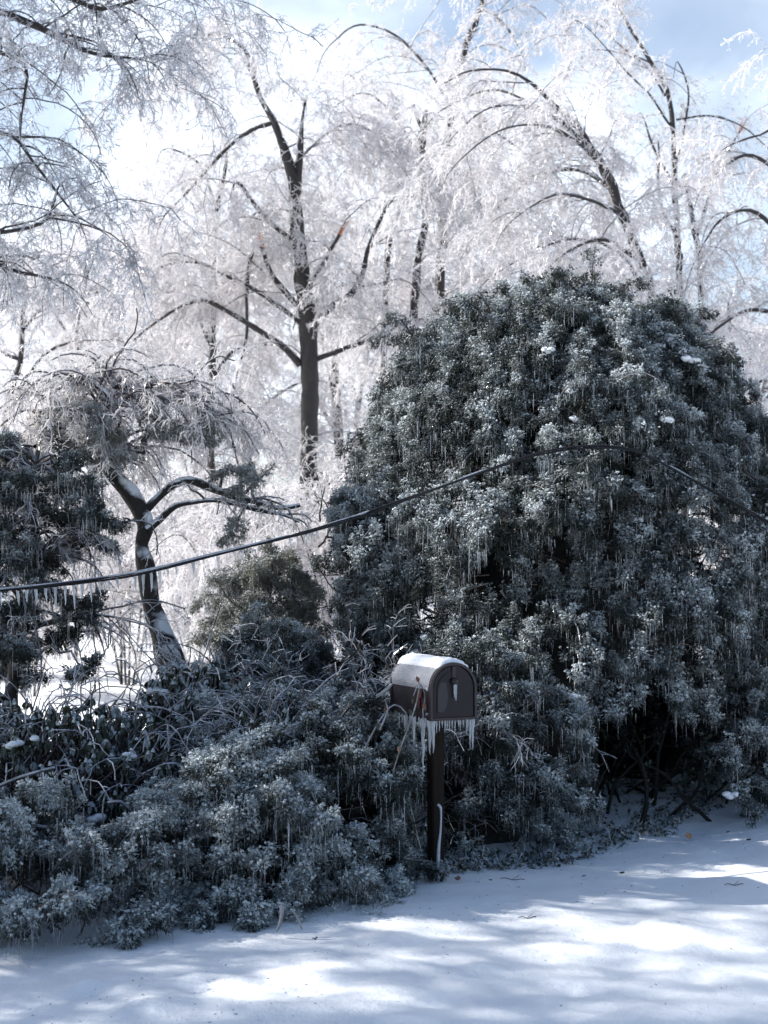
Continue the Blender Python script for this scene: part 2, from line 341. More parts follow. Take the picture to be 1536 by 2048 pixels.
def tree(name, label, group, Y, trunk, limbs, seed, crown_kw, cat='tree', wounds=(), trunk_t0=.45, mats=None, trunk_dens=1.0, wob=.06):
    """trunk / limbs traced in photo pixels; every limb its own part."""
    qt = trace(trunk, Y, .15, wob, seed); root = thing(name, (qt[0, 0], qt[0, 1], 0), label, cat, group); org = (qt[0, 0], qt[0, 1], 0)
    ms = mats or [M_twig, M_branch]
    limb_geo(qt, 10, 0, .55, seed).build('trunk', [M_bark], root, True, org)
    stems = [(qt, trunk_t0, trunk_dens)]
    for i, lb in enumerate(limbs):
        pts = lb[0] if isinstance(lb, tuple) else lb; dens = lb[1] if isinstance(lb, tuple) else 1.0
        pts = list(pts)
        if i not in wounds and pts[-1][2] > 1.9:      # run out into a fine drooping tip
            a_, b_ = pts[-2], pts[-1]; dz = b_[3] if len(b_) > 3 else 0
            pts += [(b_[0] + (b_[0] - a_[0]) * .5, b_[1] + (b_[1] - a_[1]) * .5 + 16, max(1.5, b_[2] * .55), dz), (b_[0] + (b_[0] - a_[0]) * .8, b_[1] + (b_[1] - a_[1]) * .7 + 55, 1.0, dz)]
        q = trace(pts, Y, .12, wob * .5, seed + i + 1)
        lo = limb_geo(q, 8, 0, .75, seed + i).build('limb', [M_bark], root, True, org)
        if i in wounds:
            w = splinter(q, seed + i).build('torn_end', [M_wound], lo, True, org)
        if dens > 0: stems.append((q, .15, dens))
    crown(stems, seed + 50, **crown_kw).build('iced_twigs', ms, root, False, org)
    return root
def copy_tree(o, parent=None):
    c = o.copy(); COL.objects.link(c)
    if parent is not None: c.parent = parent
    for ch in [x for x in CH.get(o.name, [])]: copy_tree(ch, c)
    return c
CH = {}
def note_children(o):
    CH[o.name] = [x for x in bpy.data.objects if x.parent == o]
    for c in CH[o.name]: note_children(c)

BG = 'ice-laden bare trees behind the shrubs'
# main tree
tree('bare_tree', 'tallest dark-trunked iced tree left of centre with a snapped limb hanging straight down', BG, 24,
     [(622, 1360, 46), (620, 950, 36), (622, 780, 36), (616, 640, 38), (600, 520, 30), (590, 420, 27), (578, 330, 22), (562, 280, 17)],
     [([(563, 290, 16), (545, 240, 14), (520, 195, 11), (503, 140, 9), (490, 98, 8), (450, 74, 6, -.3), (410, 68, 5, -.5), (360, 78, 4, -.7), (325, 120, 3, -.8)], .8),
      ([(592, 400, 18), (597, 340, 16), (602, 290, 13), (603, 262, 9), (608, 210, 5)], .7),
      ([(585, 480, 11), (545, 450, 10), (505, 405, 9), (480, 370, 7)], 1),
      ([(545, 245, 10), (500, 262, 9), (450, 300, 8), (405, 350, 7), (360, 400, 5), (330, 430, 4)], 1),
      ([(608, 625, 13), (575, 590, 12), (545, 553, 10), (530, 520, 9), (520, 492, 9)], 0.25),
      ([(518, 490, 9), (505, 505, 8), (497, 545, 8), (493, 600, 7), (494, 660, 6), (486, 710, 5), (476, 745, 3)], .35),
      ([(600, 730, 16), (560, 690, 13), (510, 655, 12), (450, 620, 10), (400, 600, 8), (340, 625, 6), (270, 680, 4), (230, 720, 3)], 1),
      ([(605, 650, 12), (560, 612, 10), (500, 575, 9), (440, 545, 8), (395, 525, 6), (330, 530, 4), (260, 570, 3)], 1),
      ([(620, 660, 14), (660, 615, 13), (700, 590, 13), (722, 555, 11), (735, 500, 9), (760, 440, 7), (790, 380, 5)], 1),
      ([(606, 600, 10), (630, 550, 8), (655, 510, 8), (680, 470, 7)], .3),
      ([(625, 720, 12), (680, 700, 10), (735, 680, 9), (780, 660, 7), (830, 640, 5)], 1),
      ([(588, 330, 7), (640, 280, 5, .5), (690, 250, 4, .8), (740, 260, 3, 1), (790, 310, 2, 1)], 1),
      ([(505, 150, 7), (470, 100, 5, .4), (430, 100, 4, .8), (390, 130, 3, 1)], .8)],
     100, dict(n1=3.8, l1=(.9, 2.3), n2=10, n3=9, n4=5, droop=1.05), wounds=(4, 9), trunk_t0=.16, trunk_dens=.8)
tree('bare_tree', 'straight dark iced trunk rising out of the frame above the left shoulder of the mound', BG, 28,
     [(878, 1340, 22), (880, 620, 20), (886, 480, 19), (889, 350, 18), (897, 270, 16), (922, 130, 14), (948, 50, 13), (965, 0, 12), (985, -90, 9), (1000, -220, 5)],
     [([(965, 0, 9), (935, -30, 7), (920, -120, 5)], 1), ([(962, 15, 7), (1010, 50, 5, .5), (1035, 90, 3, .8)], 1),
      ([(892, 300, 9), (930, 262, 8, -.5), (970, 255, 6, -1), (1040, 300, 4, -1.4)], 1), ([(890, 420, 9), (840, 350, 8, .5), (800, 250, 6, 1), (740, 190, 4, 1), (690, 200, 3, 1)], 1),
      ([(885, 500, 9), (940, 430, 7, 1), (1010, 400, 5, 1.5), (1080, 430, 3, 2)], 1), ([(905, 220, 7), (850, 130, 6, .3), (790, 70, 5, .5), (720, 50, 4, .6), (670, 80, 3, .8)], 1)],
     200, dict(n1=2.8, l1=(1.2, 2.7), n2=9, n3=9, n4=5, tw=1.1), trunk_t0=.42)
tree('bare_tree', 'forked grey trunk just left of the straight central trunk, pale limb leaning out left', BG, 26,
     [(815, 1350, 20), (830, 620, 17), (845, 480, 16), (850, 350, 14), (848, 280, 12), (852, 220, 9)],
     [([(765, 760, 12), (775, 500, 13), (800, 420, 12), (830, 360, 11), (850, 330, 8)], .8), ([(848, 265, 8), (835, 235, 7), (828, 210, 5)], .6),
      ([(848, 400, 8), (800, 330, 7, .5), (750, 300, 5, .8), (700, 330, 3, 1)], 1), ([(845, 460, 8), (900, 370, 6, -.5), (960, 340, 4, -.8)], 1)],
     300, dict(n1=3.0, l1=(1.0, 2.2), n2=9, n3=9, n4=5), trunk_t0=.4)
tree('bare_tree', 'tree bowed far over to the left by ice above the summit of the mound', BG, 22,
     [(1325, 1360, 20), (1305, 640, 16), (1280, 520, 17), (1245, 430, 20), (1210, 340, 18), (1165, 270, 14), (1110, 210, 10), (1060, 165, 7), (1010, 140, 5), (940, 140, 4), (880, 170, 3)],
     [([(1165, 280, 10), (1120, 245, 8, .4), (1050, 200, 6, .6), (980, 180, 4, .8), (900, 210, 3, 1)], .9),
      ([(1180, 300, 9), (1130, 250, 7, -.4), (1060, 215, 6, -.6), (980, 215, 4, -.8), (920, 260, 3, -1)], .9),
      ([(1200, 330, 9), (1150, 280, 7, -.8), (1080, 250, 5, -1.2), (1000, 260, 4, -1.5), (930, 310, 3, -1.6)], .9),
      ([(1225, 380, 9), (1160, 340, 7, .6), (1080, 350, 5, 1), (1010, 400, 3, 1.2)], 1),
      ([(1245, 430, 9), (1180, 400, 7, -.6), (1110, 390, 5, -1), (1040, 430, 3, -1.2)], 1),
      ([(1260, 470, 9), (1220, 380, 8, .5), (1180, 300, 6, .8), (1160, 250, 4, 1)], .8),
      ([(1275, 520, 9), (1210, 480, 7, -.5), (1140, 500, 5, -.8), (1070, 560, 3, -1)], 1),
      ([(1290, 580, 9), (1230, 500, 7, .6), (1130, 480, 5, 1), (1020, 530, 3, 1.4)], 1)],
     400, dict(n1=2.6, l1=(.8, 1.9), n2=9, n3=9, n4=5, dirbias=(-.35, 0, 0)), trunk_t0=.35)
tree('bare_tree', 'slender tree at the upper right whose bare arching top leans left against open sky', BG, 26,
     [(1372, 1350, 20), (1362, 600, 14), (1356, 500, 14), (1350, 400, 12), (1345, 260, 10), (1330, 180, 9), (1300, 120, 8), (1262, 60, 7), (1230, 10, 5), (1180, -20, 3)],
     [([(1400, 1100, 12), (1402, 600, 12), (1392, 480, 12), (1376, 380, 10)], .5), ([(1392, 480, 8), (1410, 420, 7), (1440, 340, 5, .5), (1480, 260, 4, .8)], 1),
      ([(1330, 190, 5), (1290, 130, 4, .4), (1240, 105, 3, .6), (1180, 100, 2, .8)], .45), ([(1342, 250, 5), (1300, 190, 4, -.4), (1240, 130, 3, -.6), (1180, 60, 2, -.8)], .45),
      ([(1300, 125, 4), (1250, 100, 3, .3), (1200, 50, 2.5, .6), (1160, 40, 2, .8)], .45),
      ([(1350, 340, 6), (1372, 240, 5, .3), (1375, 170, 4, .4), (1360, 130, 3, .5)], .5), ([(1352, 380, 6), (1310, 300, 5, .4), (1290, 240, 3, .5)], .7),
      ([(1356, 480, 7), (1320, 400, 6, -.5), (1318, 310, 5, -.8)], .8), ([(1352, 240, 5), (1420, 232, 4, .2), (1480, 250, 3, .3), (1530, 290, 2, .4)], .8)],
     500, dict(n1=2.4, l1=(.6, 1.5), n2=8, n3=7, n4=4, dirbias=(-.1, 0, 0)), trunk_t0=.5, wounds=(1,), trunk_dens=.7)
tree('bare_tree', 'wide spreading iced tree at the far right edge, its limbs entering from outside the frame', BG, 21,
     [(1640, 1400, 34), (1640, 800, 30), (1625, 600, 26), (1600, 420, 20), (1590, 250, 12), (1600, 120, 6)],
     [([(1620, 560, 12), (1560, 470, 10), (1500, 420, 8), (1440, 440, 5), (1400, 500, 3)], 1), ([(1605, 430, 12), (1550, 340, 9), (1490, 310, 7), (1430, 350, 4)], 1),
      ([(1635, 720, 12), (1570, 640, 10), (1500, 620, 8), (1430, 660, 5), (1390, 700, 3)], 1), ([(1640, 900, 12), (1590, 800, 10), (1530, 760, 7), (1480, 790, 4)], 1),
      ([(1600, 380, 9), (1570, 260, 7), (1520, 270, 5), (1460, 290, 3)], .8)],
     600, dict(n1=3.4, l1=(.9, 2.0), n2=9, n3=9, n4=5), trunk_t0=.3)
tree('bare_tree', 'thin dark trunk left of centre seen through the white twigs of the tallest tree', BG, 31,
     [(425, 1300, 16), (424, 780, 15), (426, 600, 14), (430, 470, 12), (440, 380, 10), (455, 300, 6)],
     [([(425, 700, 8), (380, 600, 6), (330, 540, 4)], 1), ([(428, 560, 7), (470, 470, 6), (520, 420, 4)], 1), ([(435, 420, 7), (400, 330, 5), (350, 300, 4)], 1), ([(424, 760, 7), (470, 700, 6), (540, 690, 4)], 1)],
     700, dict(n1=3.2, l1=(1.2, 2.6), n2=9, n3=9, n4=5, tw=1.2), trunk_t0=.3)
tree('bare_tree', 'low forked brown stem at the left edge above the small pine, ringed by iced twigs', BG, 26,
     [(-10, 1300, 20), (10, 860, 16), (25, 780, 14), (42, 710, 11), (46, 650, 9), (50, 560, 6)],
     [([(40, 720, 8), (0, 700, 7), (-50, 640, 5)], 1), ([(25, 780, 8), (90, 760, 6), (150, 790, 4)], 1), ([(46, 660, 6), (100, 600, 5), (160, 600, 3)], 1), ([(20, 810, 8), (100, 700, 6), (200, 680, 4)], 1)],
     800, dict(n1=3.6, l1=(1.0, 2.2), n2=9, n3=9, n4=5), trunk_t0=.2)
# nearer tree whose limbs enter at the top left
near = [M_twig_near, M_bark]
tree('overhanging_tree', 'nearer tree whose grey knobbly limbs hang into the frame at the top left corner', None, 15,
     [(-420, 1480, 90), (-400, 900, 70), (-360, 500, 60), (-300, 200, 50), (-260, -100, 40)],
     [([(-290, 150, 26), (-150, 60, 22), (-20, 22, 17), (60, 48, 15), (130, 80, 12), (165, 100, 9), (210, 112, 7), (280, 118, 4)], 1.1),
      ([(-280, 0, 22), (-100, -50, 18), (60, -30, 13), (150, 0, 11), (200, 18, 10), (250, 8, 8), (330, -20, 5), (390, -10, 3)], 1.1),
      ([(-320, 300, 24), (-180, 180, 18), (-60, 90, 13), (0, 105, 10), (50, 132, 8), (50, 180, 6), (44, 230, 4)], 1),
      ([(-340, 420, 24), (-200, 330, 18), (-80, 270, 14), (20, 270, 9), (70, 330, 7), (110, 380, 5), (150, 430, 4)], .9),
      ([(-360, 600, 22), (-220, 520, 18), (-100, 480, 14), (0, 465, 9), (60, 455, 8), (95, 435, 7), (115, 380, 5)], .6),
      ([(92, 436, 5), (150, 445, 4), (200, 460, 3)], .9),
      ([(-370, 700, 22), (-220, 560, 18), (-80, 500, 12), (20, 540, 8), (110, 560, 5)], .8),
      ([(-300, 100, 30), (-500, -100, 24, 1), (-800, -300, 18, 1.5), (-1100, -350, 10, 2)], 1), ([(-270, -50, 30), (-200, -300, 24, -1), (0, -500, 16, -1.5), (200, -560, 8, -2)], 1),  # from here on, limbs out of frame, added so the crown casts shade
      ([(-280, 0, 28), (-400, -350, 22, 2), (-500, -700, 14, 3), (-450, -950, 8, 3)], 1), ([(-260, -100, 28), (-250, -500, 20), (-200, -800, 14, .5), (0, -1000, 8, 1)], 1),
      ([(-300, 150, 28), (-600, 0, 20, -1.5), (-850, -50, 14, -2), (-1100, 50, 8, -2.5)], 1), ([(-265, -80, 24), (-100, -350, 18, 1.5), (150, -420, 12, 2.5), (420, -430, 6, 3)], 1)],
     900, dict(n1=5.8, l1=(.7, 1.5), n2=8, l2=(.25, .6), n3=7, l3=(.08, .22), n4=2, l4=(.03, .08), tw=.85, droop=.9, dirbias=(.2, 0, 0)), mats=near, trunk_t0=.8, trunk_dens=.5, wob=.05)

# filler trees further back: three kinds, copied
def proto_tree(seed, Hh, lean):
    rg = np.random.default_rng(seed); root = thing('bare_tree', (0, 0, 0), 'x', 'tree', BG)
    q = catmull([[0, 0, -.05, .17], [lean * .1, .05, Hh * .25, .15], [lean * .35, -.1, Hh * .5, .115], [lean * .7, .1, Hh * .75, .07], [lean, 0, Hh, .02]], .3)
    q[:, 0] += .12 * fbm(q[:, :3], .8, 2, seed); limb_geo(q, 7, 0, .5, seed).build('trunk', [M_bark], root, True)
    st = [(q, .2, .9)]
    for i in range(9):
        k = int(len(q) * rg.uniform(.22, .85)); s = q[k]; az = rg.uniform(0, 6.28); l = rg.uniform(1.6, 3.4)
        e = [[*s[:3], s[3] * .55]]
        for j, (h, z) in enumerate([(.3, .45), (.62, .75), (.9, .72), (1.1, .4)]): e.append([s[0] + math.cos(az) * l * h + rg.normal() * .1, s[1] + math.sin(az) * l * h + rg.normal() * .1, s[2] + z * l * .8, s[3] * (.4 - .09 * j)])
        lq = catmull(e, .2); limb_geo(lq, 6, 0, .7, seed + i).build('limb', [M_bark], root, True); st.append((lq, .2, 1))
    crown(st, seed, n1=2.3, l1=(1.2, 2.8), n2=8, n3=7, n4=4, tw=1.2, l4=(.08, .2)).build('iced_twigs', [M_twig, M_branch], root)
    note_children(root); return root
protos = [proto_tree(41, 9.5, .8), proto_tree(42, 11.5, -1.0), proto_tree(43, 7.5, .3)]
fill = [(250, 38, 1, 1.3, .95, 'distant iced tree in the gap above the small leaning pine'), (1090, 40, 0, 4.6, 1.0, 'distant iced tree directly above the summit of the juniper mound'),
  (690, 44, 1, 3.6, .95, 'far iced tree showing between the tallest trunk and the mound shoulder'),  # px at base, distance, proto, rotation, scale, label
    (100, 33, 0, .3, 1.0, 'rounded white iced tree in the distance behind the low forked stem at the left'),
    (500, 35, 2, 2.2, 1.0, 'small distant iced tree just left of the tallest dark trunk, branching low'),
    (700, 34, 0, 3.9, 1.05, 'distant iced tree just right of the tallest dark trunk'),
    (980, 34, 1, .9, .85, 'distant iced tree behind the summit of the juniper mound, left side'),
    (1200, 32, 2, 1.9, 1.15, 'low distant iced tree showing under the tree bowed over to the left'),
    (1300, 37, 0, 2.7, .92, 'distant iced tree behind the bent stem of the bowed tree'),
    (1440, 34, 2, 5.9, 1.1, 'low distant iced tree right of the slender arching tree'),
    (380, 45, 1, 4.0, .9, 'faint far iced tree seen left of the thin dark trunk'),
    (-60, 40, 1, 2.0, 1.0, 'far iced tree at the very left edge of the wood'),
    (880, 48, 0, 5.5, 1.15, 'faint far iced tree directly behind the straight central trunk')]
used_ = set()
for i, (px, D, k, rz, s, lab) in enumerate(fill):
    o = protos[k] if k not in used_ and not used_.add(k) else copy_tree(protos[k])
    x = (px - 768) / F * D; o.location = (x, D, gz(x, D)); o.rotation_euler = (0, 0, rz); o.scale = (s, s, s); o['label'] = lab
for (x, y, k, rz, s, lab) in [(-9.0, 10.2, 2, .4, .85, 'added iced shade tree standing well left of the front junipers, outside the frame'), (-13.0, 7.2, 1, 2.4, .95, 'second added iced shade tree left of the front junipers, farther out of frame'),
                              (-11.2, 8.6, 0, 1.4, .82, 'added round iced shade tree outside the frame between the other two left of the shrubs'),
                              (-7.2, 7.9, 2, 5.3, .62, 'added short iced shade tree outside the frame, nearest to the front left juniper'), (-11.5, 4.0, 1, 4.9, .8, 'added iced shade tree outside the frame at the left, farthest of the nearest group'), (-10.6, 6.0, 1, 0.9, .72, 'added tall iced shade tree outside the frame behind the two low ones at the left'), (-9.6, 4.2, 0, 2.9, .8, 'added round iced shade tree outside the frame, level with the nearest snow'),
                              (-8.6, 5.6, 2, 4.4, 1.05, 'added low iced shade tree outside the frame, left of the open foreground snow')]:
    o = copy_tree(protos[k]); o.location = (x, y, gz(x, y)); o.rotation_euler = (0, 0, rz); o.scale = (s, s, s); o['label'] = lab  # unseen trees added left of the frame to dapple the snow with shade
# low iced saplings / thicket under the trees
def sapling_proto(seed):
    rg = np.random.default_rng(seed); root = thing('iced_sapling', (0, 0, 0), 'x', 'sapling', 'ice-coated saplings and brush under the trees'); st = []
    g = Geo()
    for i in range(7):
        az = rg.uniform(0, 6.28); h = rg.uniform(2.0, 3.6); o = rg.uniform(.4, 1.3)
        q = catmull([[math.cos(az) * .1, math.sin(az) * .1, -.05, .02], [math.cos(az) * o * .4, math.sin(az) * o * .4, h * .55, .015], [math.cos(az) * o, math.sin(az) * o, h * .9, .01], [math.cos(az) * o * 1.8, math.sin(az) * o * 1.8, h * .75, .005]], .2)
        g.tubes(q[:, :3], q[:, 3], 5, 0, .6); st.append((q, .15, 1))
    g.build('stems', [M_bark], root, True)
    crown(st, seed, n1=4.0, l1=(.5, 1.2), n2=7, l2=(.3, .7), n3=6, l3=(.12, .3), n4=2, tw=1.1).build('iced_twigs', [M_twig, M_branch], root)
    note_children(root); return root
sp = [sapling_proto(61), sapling_proto(62)]
sap = [(60, 20, 'left of the small pine'), (260, 22, 'behind the crown of the small pine'), (390, 27, 'in the gap right of the leaning pine trunk'), (470, 19, 'just left of the tallest dark trunk'), (560, 23, 'at the left foot of the tallest dark trunk'),
       (680, 20, 'between the tallest dark trunk and the juniper mound'), (520, 30, 'far back above the horizontal limbs of the leaning pine'), (800, 24, 'behind the left shoulder of the juniper mound'), (-40, 24, 'at the left edge of the frame'),
       (1500, 20, 'beyond the right shoulder of the juniper mound'), (1590, 26, 'at the right edge beyond the juniper mound'), (150, 28, 'far back between the low forked stem and the pine crown'), (440, 38, 'farthest back in the open snow beside the pine trunk')]
for i, (px, D, w) in enumerate(sap):
    o = sp[i] if i < 2 else copy_tree(sp[i % 2]); x = (px - 768) / F * D
    o.location = (x, D, gz(x, D)); o.rotation_euler = (0, 0, i * 1.7); s = .8 + .35 * ((i * 37) % 10) / 10; o.scale = (s, s, s); o['label'] = 'bushy ice-coated sapling ' + w

# ------------------------------------------------------------------ conifers and shrubs
def boughs(g, S, D, Lb, rg, s=1.0, tufts=27, lat=.088, upn=19, dnn=4, frost=(.55, 1.9), ice=.75, droop=.24, upl=(.012, .027), dnl=(.020, .055), rad=.0023, capn=4, puff=1.0):
    """flat drooping sprays: S starts, D directions, Lb lengths. g materials: 0 foliage, 1 small icicles, 2 stem."""
    n = len(S)
    P, Rr = grow(S, D, Lb, np.full(n, .010 * s), np.full(n, .004 * s), 6, droop, .10, rg)
    g.tubes(P, Rr, 4, 2, .6)
    t = rg.uniform(.18, 1.0, (n, tufts)) * 5.999; i = t.astype(int); f = (t - i)[..., None]; a = np.arange(n)[:, None]
    c = P[a, i] * (1 - f) + P[a, i + 1] * f; tg = unit(P[a, i + 1] - P[a, i])
    side = unit(np.cross(tg, np.array([0, 0, 1.]))); ww = lat * s * np.sin(np.clip(t / 6, 0, 1) * 2.6 + .35)[..., None]
    off = rg.uniform(-1, 1, (n, tufts, 1)); c = c + side * off * ww; zo = rg.uniform(-1, 1, off.shape[:2]) * np.sqrt(np.clip(1 - off[..., 0] ** 2, .05, 1)); c[..., 2] += zo * ww[..., 0] * .8; c[..., 2] -= np.abs(off[..., 0]) * ww[..., 0] * .3; c = c + rg.normal(size=c.shape) * .015 * s
    c = c.reshape(-1, 3); out_ = unit(tg + side * off * .9).reshape(-1, 3); m = len(c)
    bf = np.repeat(rg.uniform(*frost, n), tufts) * rg.uniform(.75, 1.1, m) * (.58 + .80 * zo.reshape(-1)).clip(.08, 1.4)
    # knobs of iced scale foliage
    sg = np.array([.021, .021, .015]) * s * puff
    cs = np.repeat(c, capn, 0) + rg.normal(size=(m * capn, 3)) * sg; d = unit(rg.normal(size=(m * capn, 3)) + .5 * np.repeat(out_, capn, 0)); r = rg.uniform(.0045, .0088, m * capn) * s * puff; q_ = d * (r * rg.uniform(1.0, 1.8, m * capn))[:, None]
    hh = np.clip((cs[:, 2] - np.repeat(c[:, 2], capn)) / (.03 * s), -1, 1) * .30
    g.tubes(np.stack([cs - q_, cs - q_ * .45, cs + q_ * .45, cs + q_], 1), np.stack([r * .35, r, r * .95, r * .3], 1), 5, 0, np.repeat(bf, capn) * (1 + hh))
    # grains of snow caught along the crest of the spray
    top = np.where(zo.reshape(-1) > .15)[0]
    if len(top):
        kk = 7; cs = np.repeat(c[top], kk, 0) + rg.normal(size=(len(top) * kk, 3)) * np.array([.02, .02, .006]) * s + [0, 0, .016 * s]; d = rg.normal(size=(len(cs), 3)); d[:, 2] *= .3; d = unit(d); r = rg.uniform(.0035, .0085, len(cs)) * s; q_ = d * (r * rg.uniform(1, 1.9, len(cs)))[:, None]
        g.tubes(np.stack([cs - q_, cs, cs + q_], 1), np.stack([r * .4, r, r * .4], 1), 4, 0, np.repeat(bf[top], kk) * rg.uniform(.8, 1.3, len(cs)))
    # short twiglets sticking out of the knobs
    d = np.repeat(out_, upn, 0) * .9 + rg.normal(size=(m * upn, 3)) * .8; d[:, 2] += .1; d = unit(d); cs = np.repeat(c, upn, 0) + d * rg.uniform(.012, .034, (m * upn, 1)) * s * puff
    l = rg.uniform(*upl, m * upn) * s; r = rg.uniform(.8, 1.25, m * upn) * rad * s
    g.tubes(np.stack([cs, cs + d * l[:, None]], 1), np.stack([r, r * .5], 1), 3, 0, np.repeat(bf, upn) * rg.uniform(.8, 1.2, m * upn))
    # drooping tips under the spray
    if dnn:
        cs = np.repeat(c, dnn, 0) + rg.normal(size=(m * dnn, 3)) * sg; d = np.repeat(out_, dnn, 0) * .45 + rg.normal(size=(m * dnn, 3)) * .35; d[:, 2] -= 1.0
        l = rg.uniform(*dnl, m * dnn) * s; d = unit(d); r = rg.uniform(.8, 1.2, m * dnn) * rad * s
        g.tubes(np.stack([cs, cs + d * l[:, None]], 1), np.stack([r, r * .4], 1), 3, 0, np.repeat(bf, dnn) * rg.uniform(.4, .8, m * dnn))
    # small icicles
    k = int(m * ice)
    if k:
        j = rg.integers(0, m, k); cs = c[j] + rg.normal(size=(k, 3)) * .02 * s; cs[:, 2] -= rg.uniform(.01, .06, k) * s; l = rg.gamma(2.0, .026, k) * s + .02
        e = cs.copy(); e[:, 2] -= l; e[:, :2] += rg.normal(size=(k, 2)) * .003
        mid = (cs + e) / 2; r = rg.uniform(.0016, .0032, k) * s
        g.tubes(np.stack([cs, mid, e], 1), np.stack([r, r * .7, r * .15], 1), 3, 1, .5)
    return c, bf
def lump_geo(g, c, r, seed, m=0):
    u = np.linspace(0, math.pi, 9)[:, None]; v = np.linspace(0, 2 * math.pi, 13)[None, :-1]
    d = np.stack([np.sin(u) * np.cos(v), np.sin(u) * np.sin(v), np.cos(u) * np.ones_like(v)], -1)
    rr = 1 + .35 * fbm(d + seed * 3.1, 1.6, 3, seed); V = np.array(c) + d * rr[..., None] * np.array(r)
    V[0] = V[0].mean(0); V[-1] = V[-1].mean(0)
    i = np.arange(8)[:, None] * 12; j = np.arange(12)[None]; j2 = (j + 1) % 12
    g.add(V, np.stack([i + j, i + 12 + j, i + 12 + j2, i + j2], -1), m, 1.0)
def dome(cx, cy, rx, ry, h, pw, a, v, nz_seed, amp=.12, base=0.0):
    """point on a lumpy mound; a azimuth, v 0..1 height fraction."""
    rr = (1 - v ** pw) ** (1 / pw * 1.0)
    x = np.cos(a) * rr; y = np.sin(a) * rr
    k = 1 + amp * fbm(np.stack([x * 1.5, y * 1.5, v * 2.2], -1), 1.3, 3, nz_seed)
    p = np.stack([cx + rx * x * k, cy + ry * y * k, base + (h - base) * v * (1 + .5 * (k - 1))], -1)
    nrm = unit(np.stack([x / rx, y / ry, (v ** (pw - 1)) / h * 1.1 + 1e-3 * v], -1))
    return p, nrm
def conifer(name, label, cx, cy, rx, ry, h, seed, cat='juniper shrub', group=None, spacing=.17, s=1.0, pw=2.2, amp=.12, lb=(.28, .5), base=0.0, front=.8, skip=None, core=True, snow=6,
            mats=None, kw=None, droop=.30, upb=.35, inset=.22, core_in=.36, icicles=0):
    kw = dict(kw or {}); rg = np.random.default_rng(seed); root = thing(name, (cx, cy, gz(cx, cy) if abs(cy) < 30 else 0), label, cat, group)
    org = (cx, cy, root.location.z)
    area = 2 * math.pi * ((rx + ry) / 2) * h * .95
    PADN = 2; n = int(area / spacing ** 2 / 5 * 1.1); n = int(n * 1.35); ii_ = np.arange(n) + rg.uniform(0, 100); a = (ii_ * .7548776662 % 1) * 2 * math.pi + rg.normal(size=n) * .03; v = np.sin((ii_ * .5698402910 % 1) * math.pi / 2 * .98) ** (2 / pw)
    keep = (np.sin(a) < .25) | (rg.uniform(0, 1, n) < 1 - front) | (v > .8); v = v[keep]; a = a[keep]
    p, nr = dome(cx, cy, rx, ry, h, pw, a, v, seed, amp, base)
    if skip is not None:
        k = ~skip(p); p = p[k]; nr = nr[k]
    # cluster: depth of the bough varies in lumps so that ledges and hollows form
    lump = fbm(p, 2.6 / s, 3, seed + 3)[:, None]
    p = p - nr * inset * s + nr * lump * .32 * s + nr * fbm(p, 1.1, 2, seed + 8)[:, None] * .20 * s
    p = np.repeat(p, PADN, 0); nr_ = np.repeat(nr, PADN, 0); tgd = unit(np.cross(nr_, [[0, 0, 1.]]) + 1e-4); fan = np.tile(np.linspace(-1, 1, PADN), len(nr))[:, None] + rg.normal(size=(len(p), 1)) * .15
    p = p + tgd * fan * .055 * s + rg.normal(size=p.shape) * .02 * s; p[:, 2] -= np.abs(fan[:, 0]) * .05 * s
    d = nr_ * .8 * rg.uniform(.7, 1.1, (len(p), 1)) + tgd * fan * .30 + np.repeat(rg.normal(size=nr.shape), PADN, 0) * .22 + rg.normal(size=p.shape) * .12; d[:, 2] += upb
    g = Geo(); c, bf = boughs(g, p, d, np.repeat(rg.uniform(*lb, len(nr)) * (1 + .45 * rg.normal(size=len(nr)).clip(-1, 1.4) * .6), PADN) * (1.05 - .25 * np.abs(fan[:, 0])) * s, rg, s, droop=droop, **kw)
    nb = int(len(p) * .5); j = rg.integers(0, len(p), nb); nj = nr_[j]; Pq, Rq = grow(p[j] - nj * .35 * s + rg.normal(size=(nb, 3)) * .1 * s, nj * .5 + rg.normal(size=(nb, 3)) * .6, rg.uniform(.25, .6, nb) * s, np.full(nb, .009 * s), np.full(nb, .003), 6, .04, .22, rg)
    g.tubes(Pq, Rq, 4, 2, 0.0); s1, d1 = kids(Pq, 4, .2, .9, rg); P1_, R1_ = grow(s1, d1, rg.uniform(.06, .25, len(s1)) * s, np.full(len(s1), .003), np.full(len(s1), .0015), 3, .08, .25, rg); g.tubes(P1_, R1_, 3, 2, rg.uniform(0, .5, len(s1)))
    if len(g.v): g.build('foliage', mats or [M_jun, M_jice, M_stem], root, True, org)
    if core:  # near-black shell added inside to block light and darken the hollows
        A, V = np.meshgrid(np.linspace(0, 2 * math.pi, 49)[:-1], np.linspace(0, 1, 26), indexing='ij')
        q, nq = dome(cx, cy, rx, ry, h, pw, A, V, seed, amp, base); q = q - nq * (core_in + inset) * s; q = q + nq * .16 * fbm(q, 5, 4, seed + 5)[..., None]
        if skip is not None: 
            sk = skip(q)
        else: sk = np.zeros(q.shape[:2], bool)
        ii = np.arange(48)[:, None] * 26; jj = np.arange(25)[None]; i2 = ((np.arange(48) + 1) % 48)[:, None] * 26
        qd = np.stack([ii + jj, i2 + jj, i2 + jj + 1, ii + jj + 1], -1).reshape(-1, 4); qd = qd[~sk.reshape(-1)[qd].any(1)]; gc = Geo(); gc.add(q, qd, 0, .5); gc.build('shade_core', [M_inner], root, True, org)
    # settled snow on the boughs: each patch its own part
    vis = np.where((c[:, 1] < cy + ry * .2) & (bf > .7))[0]
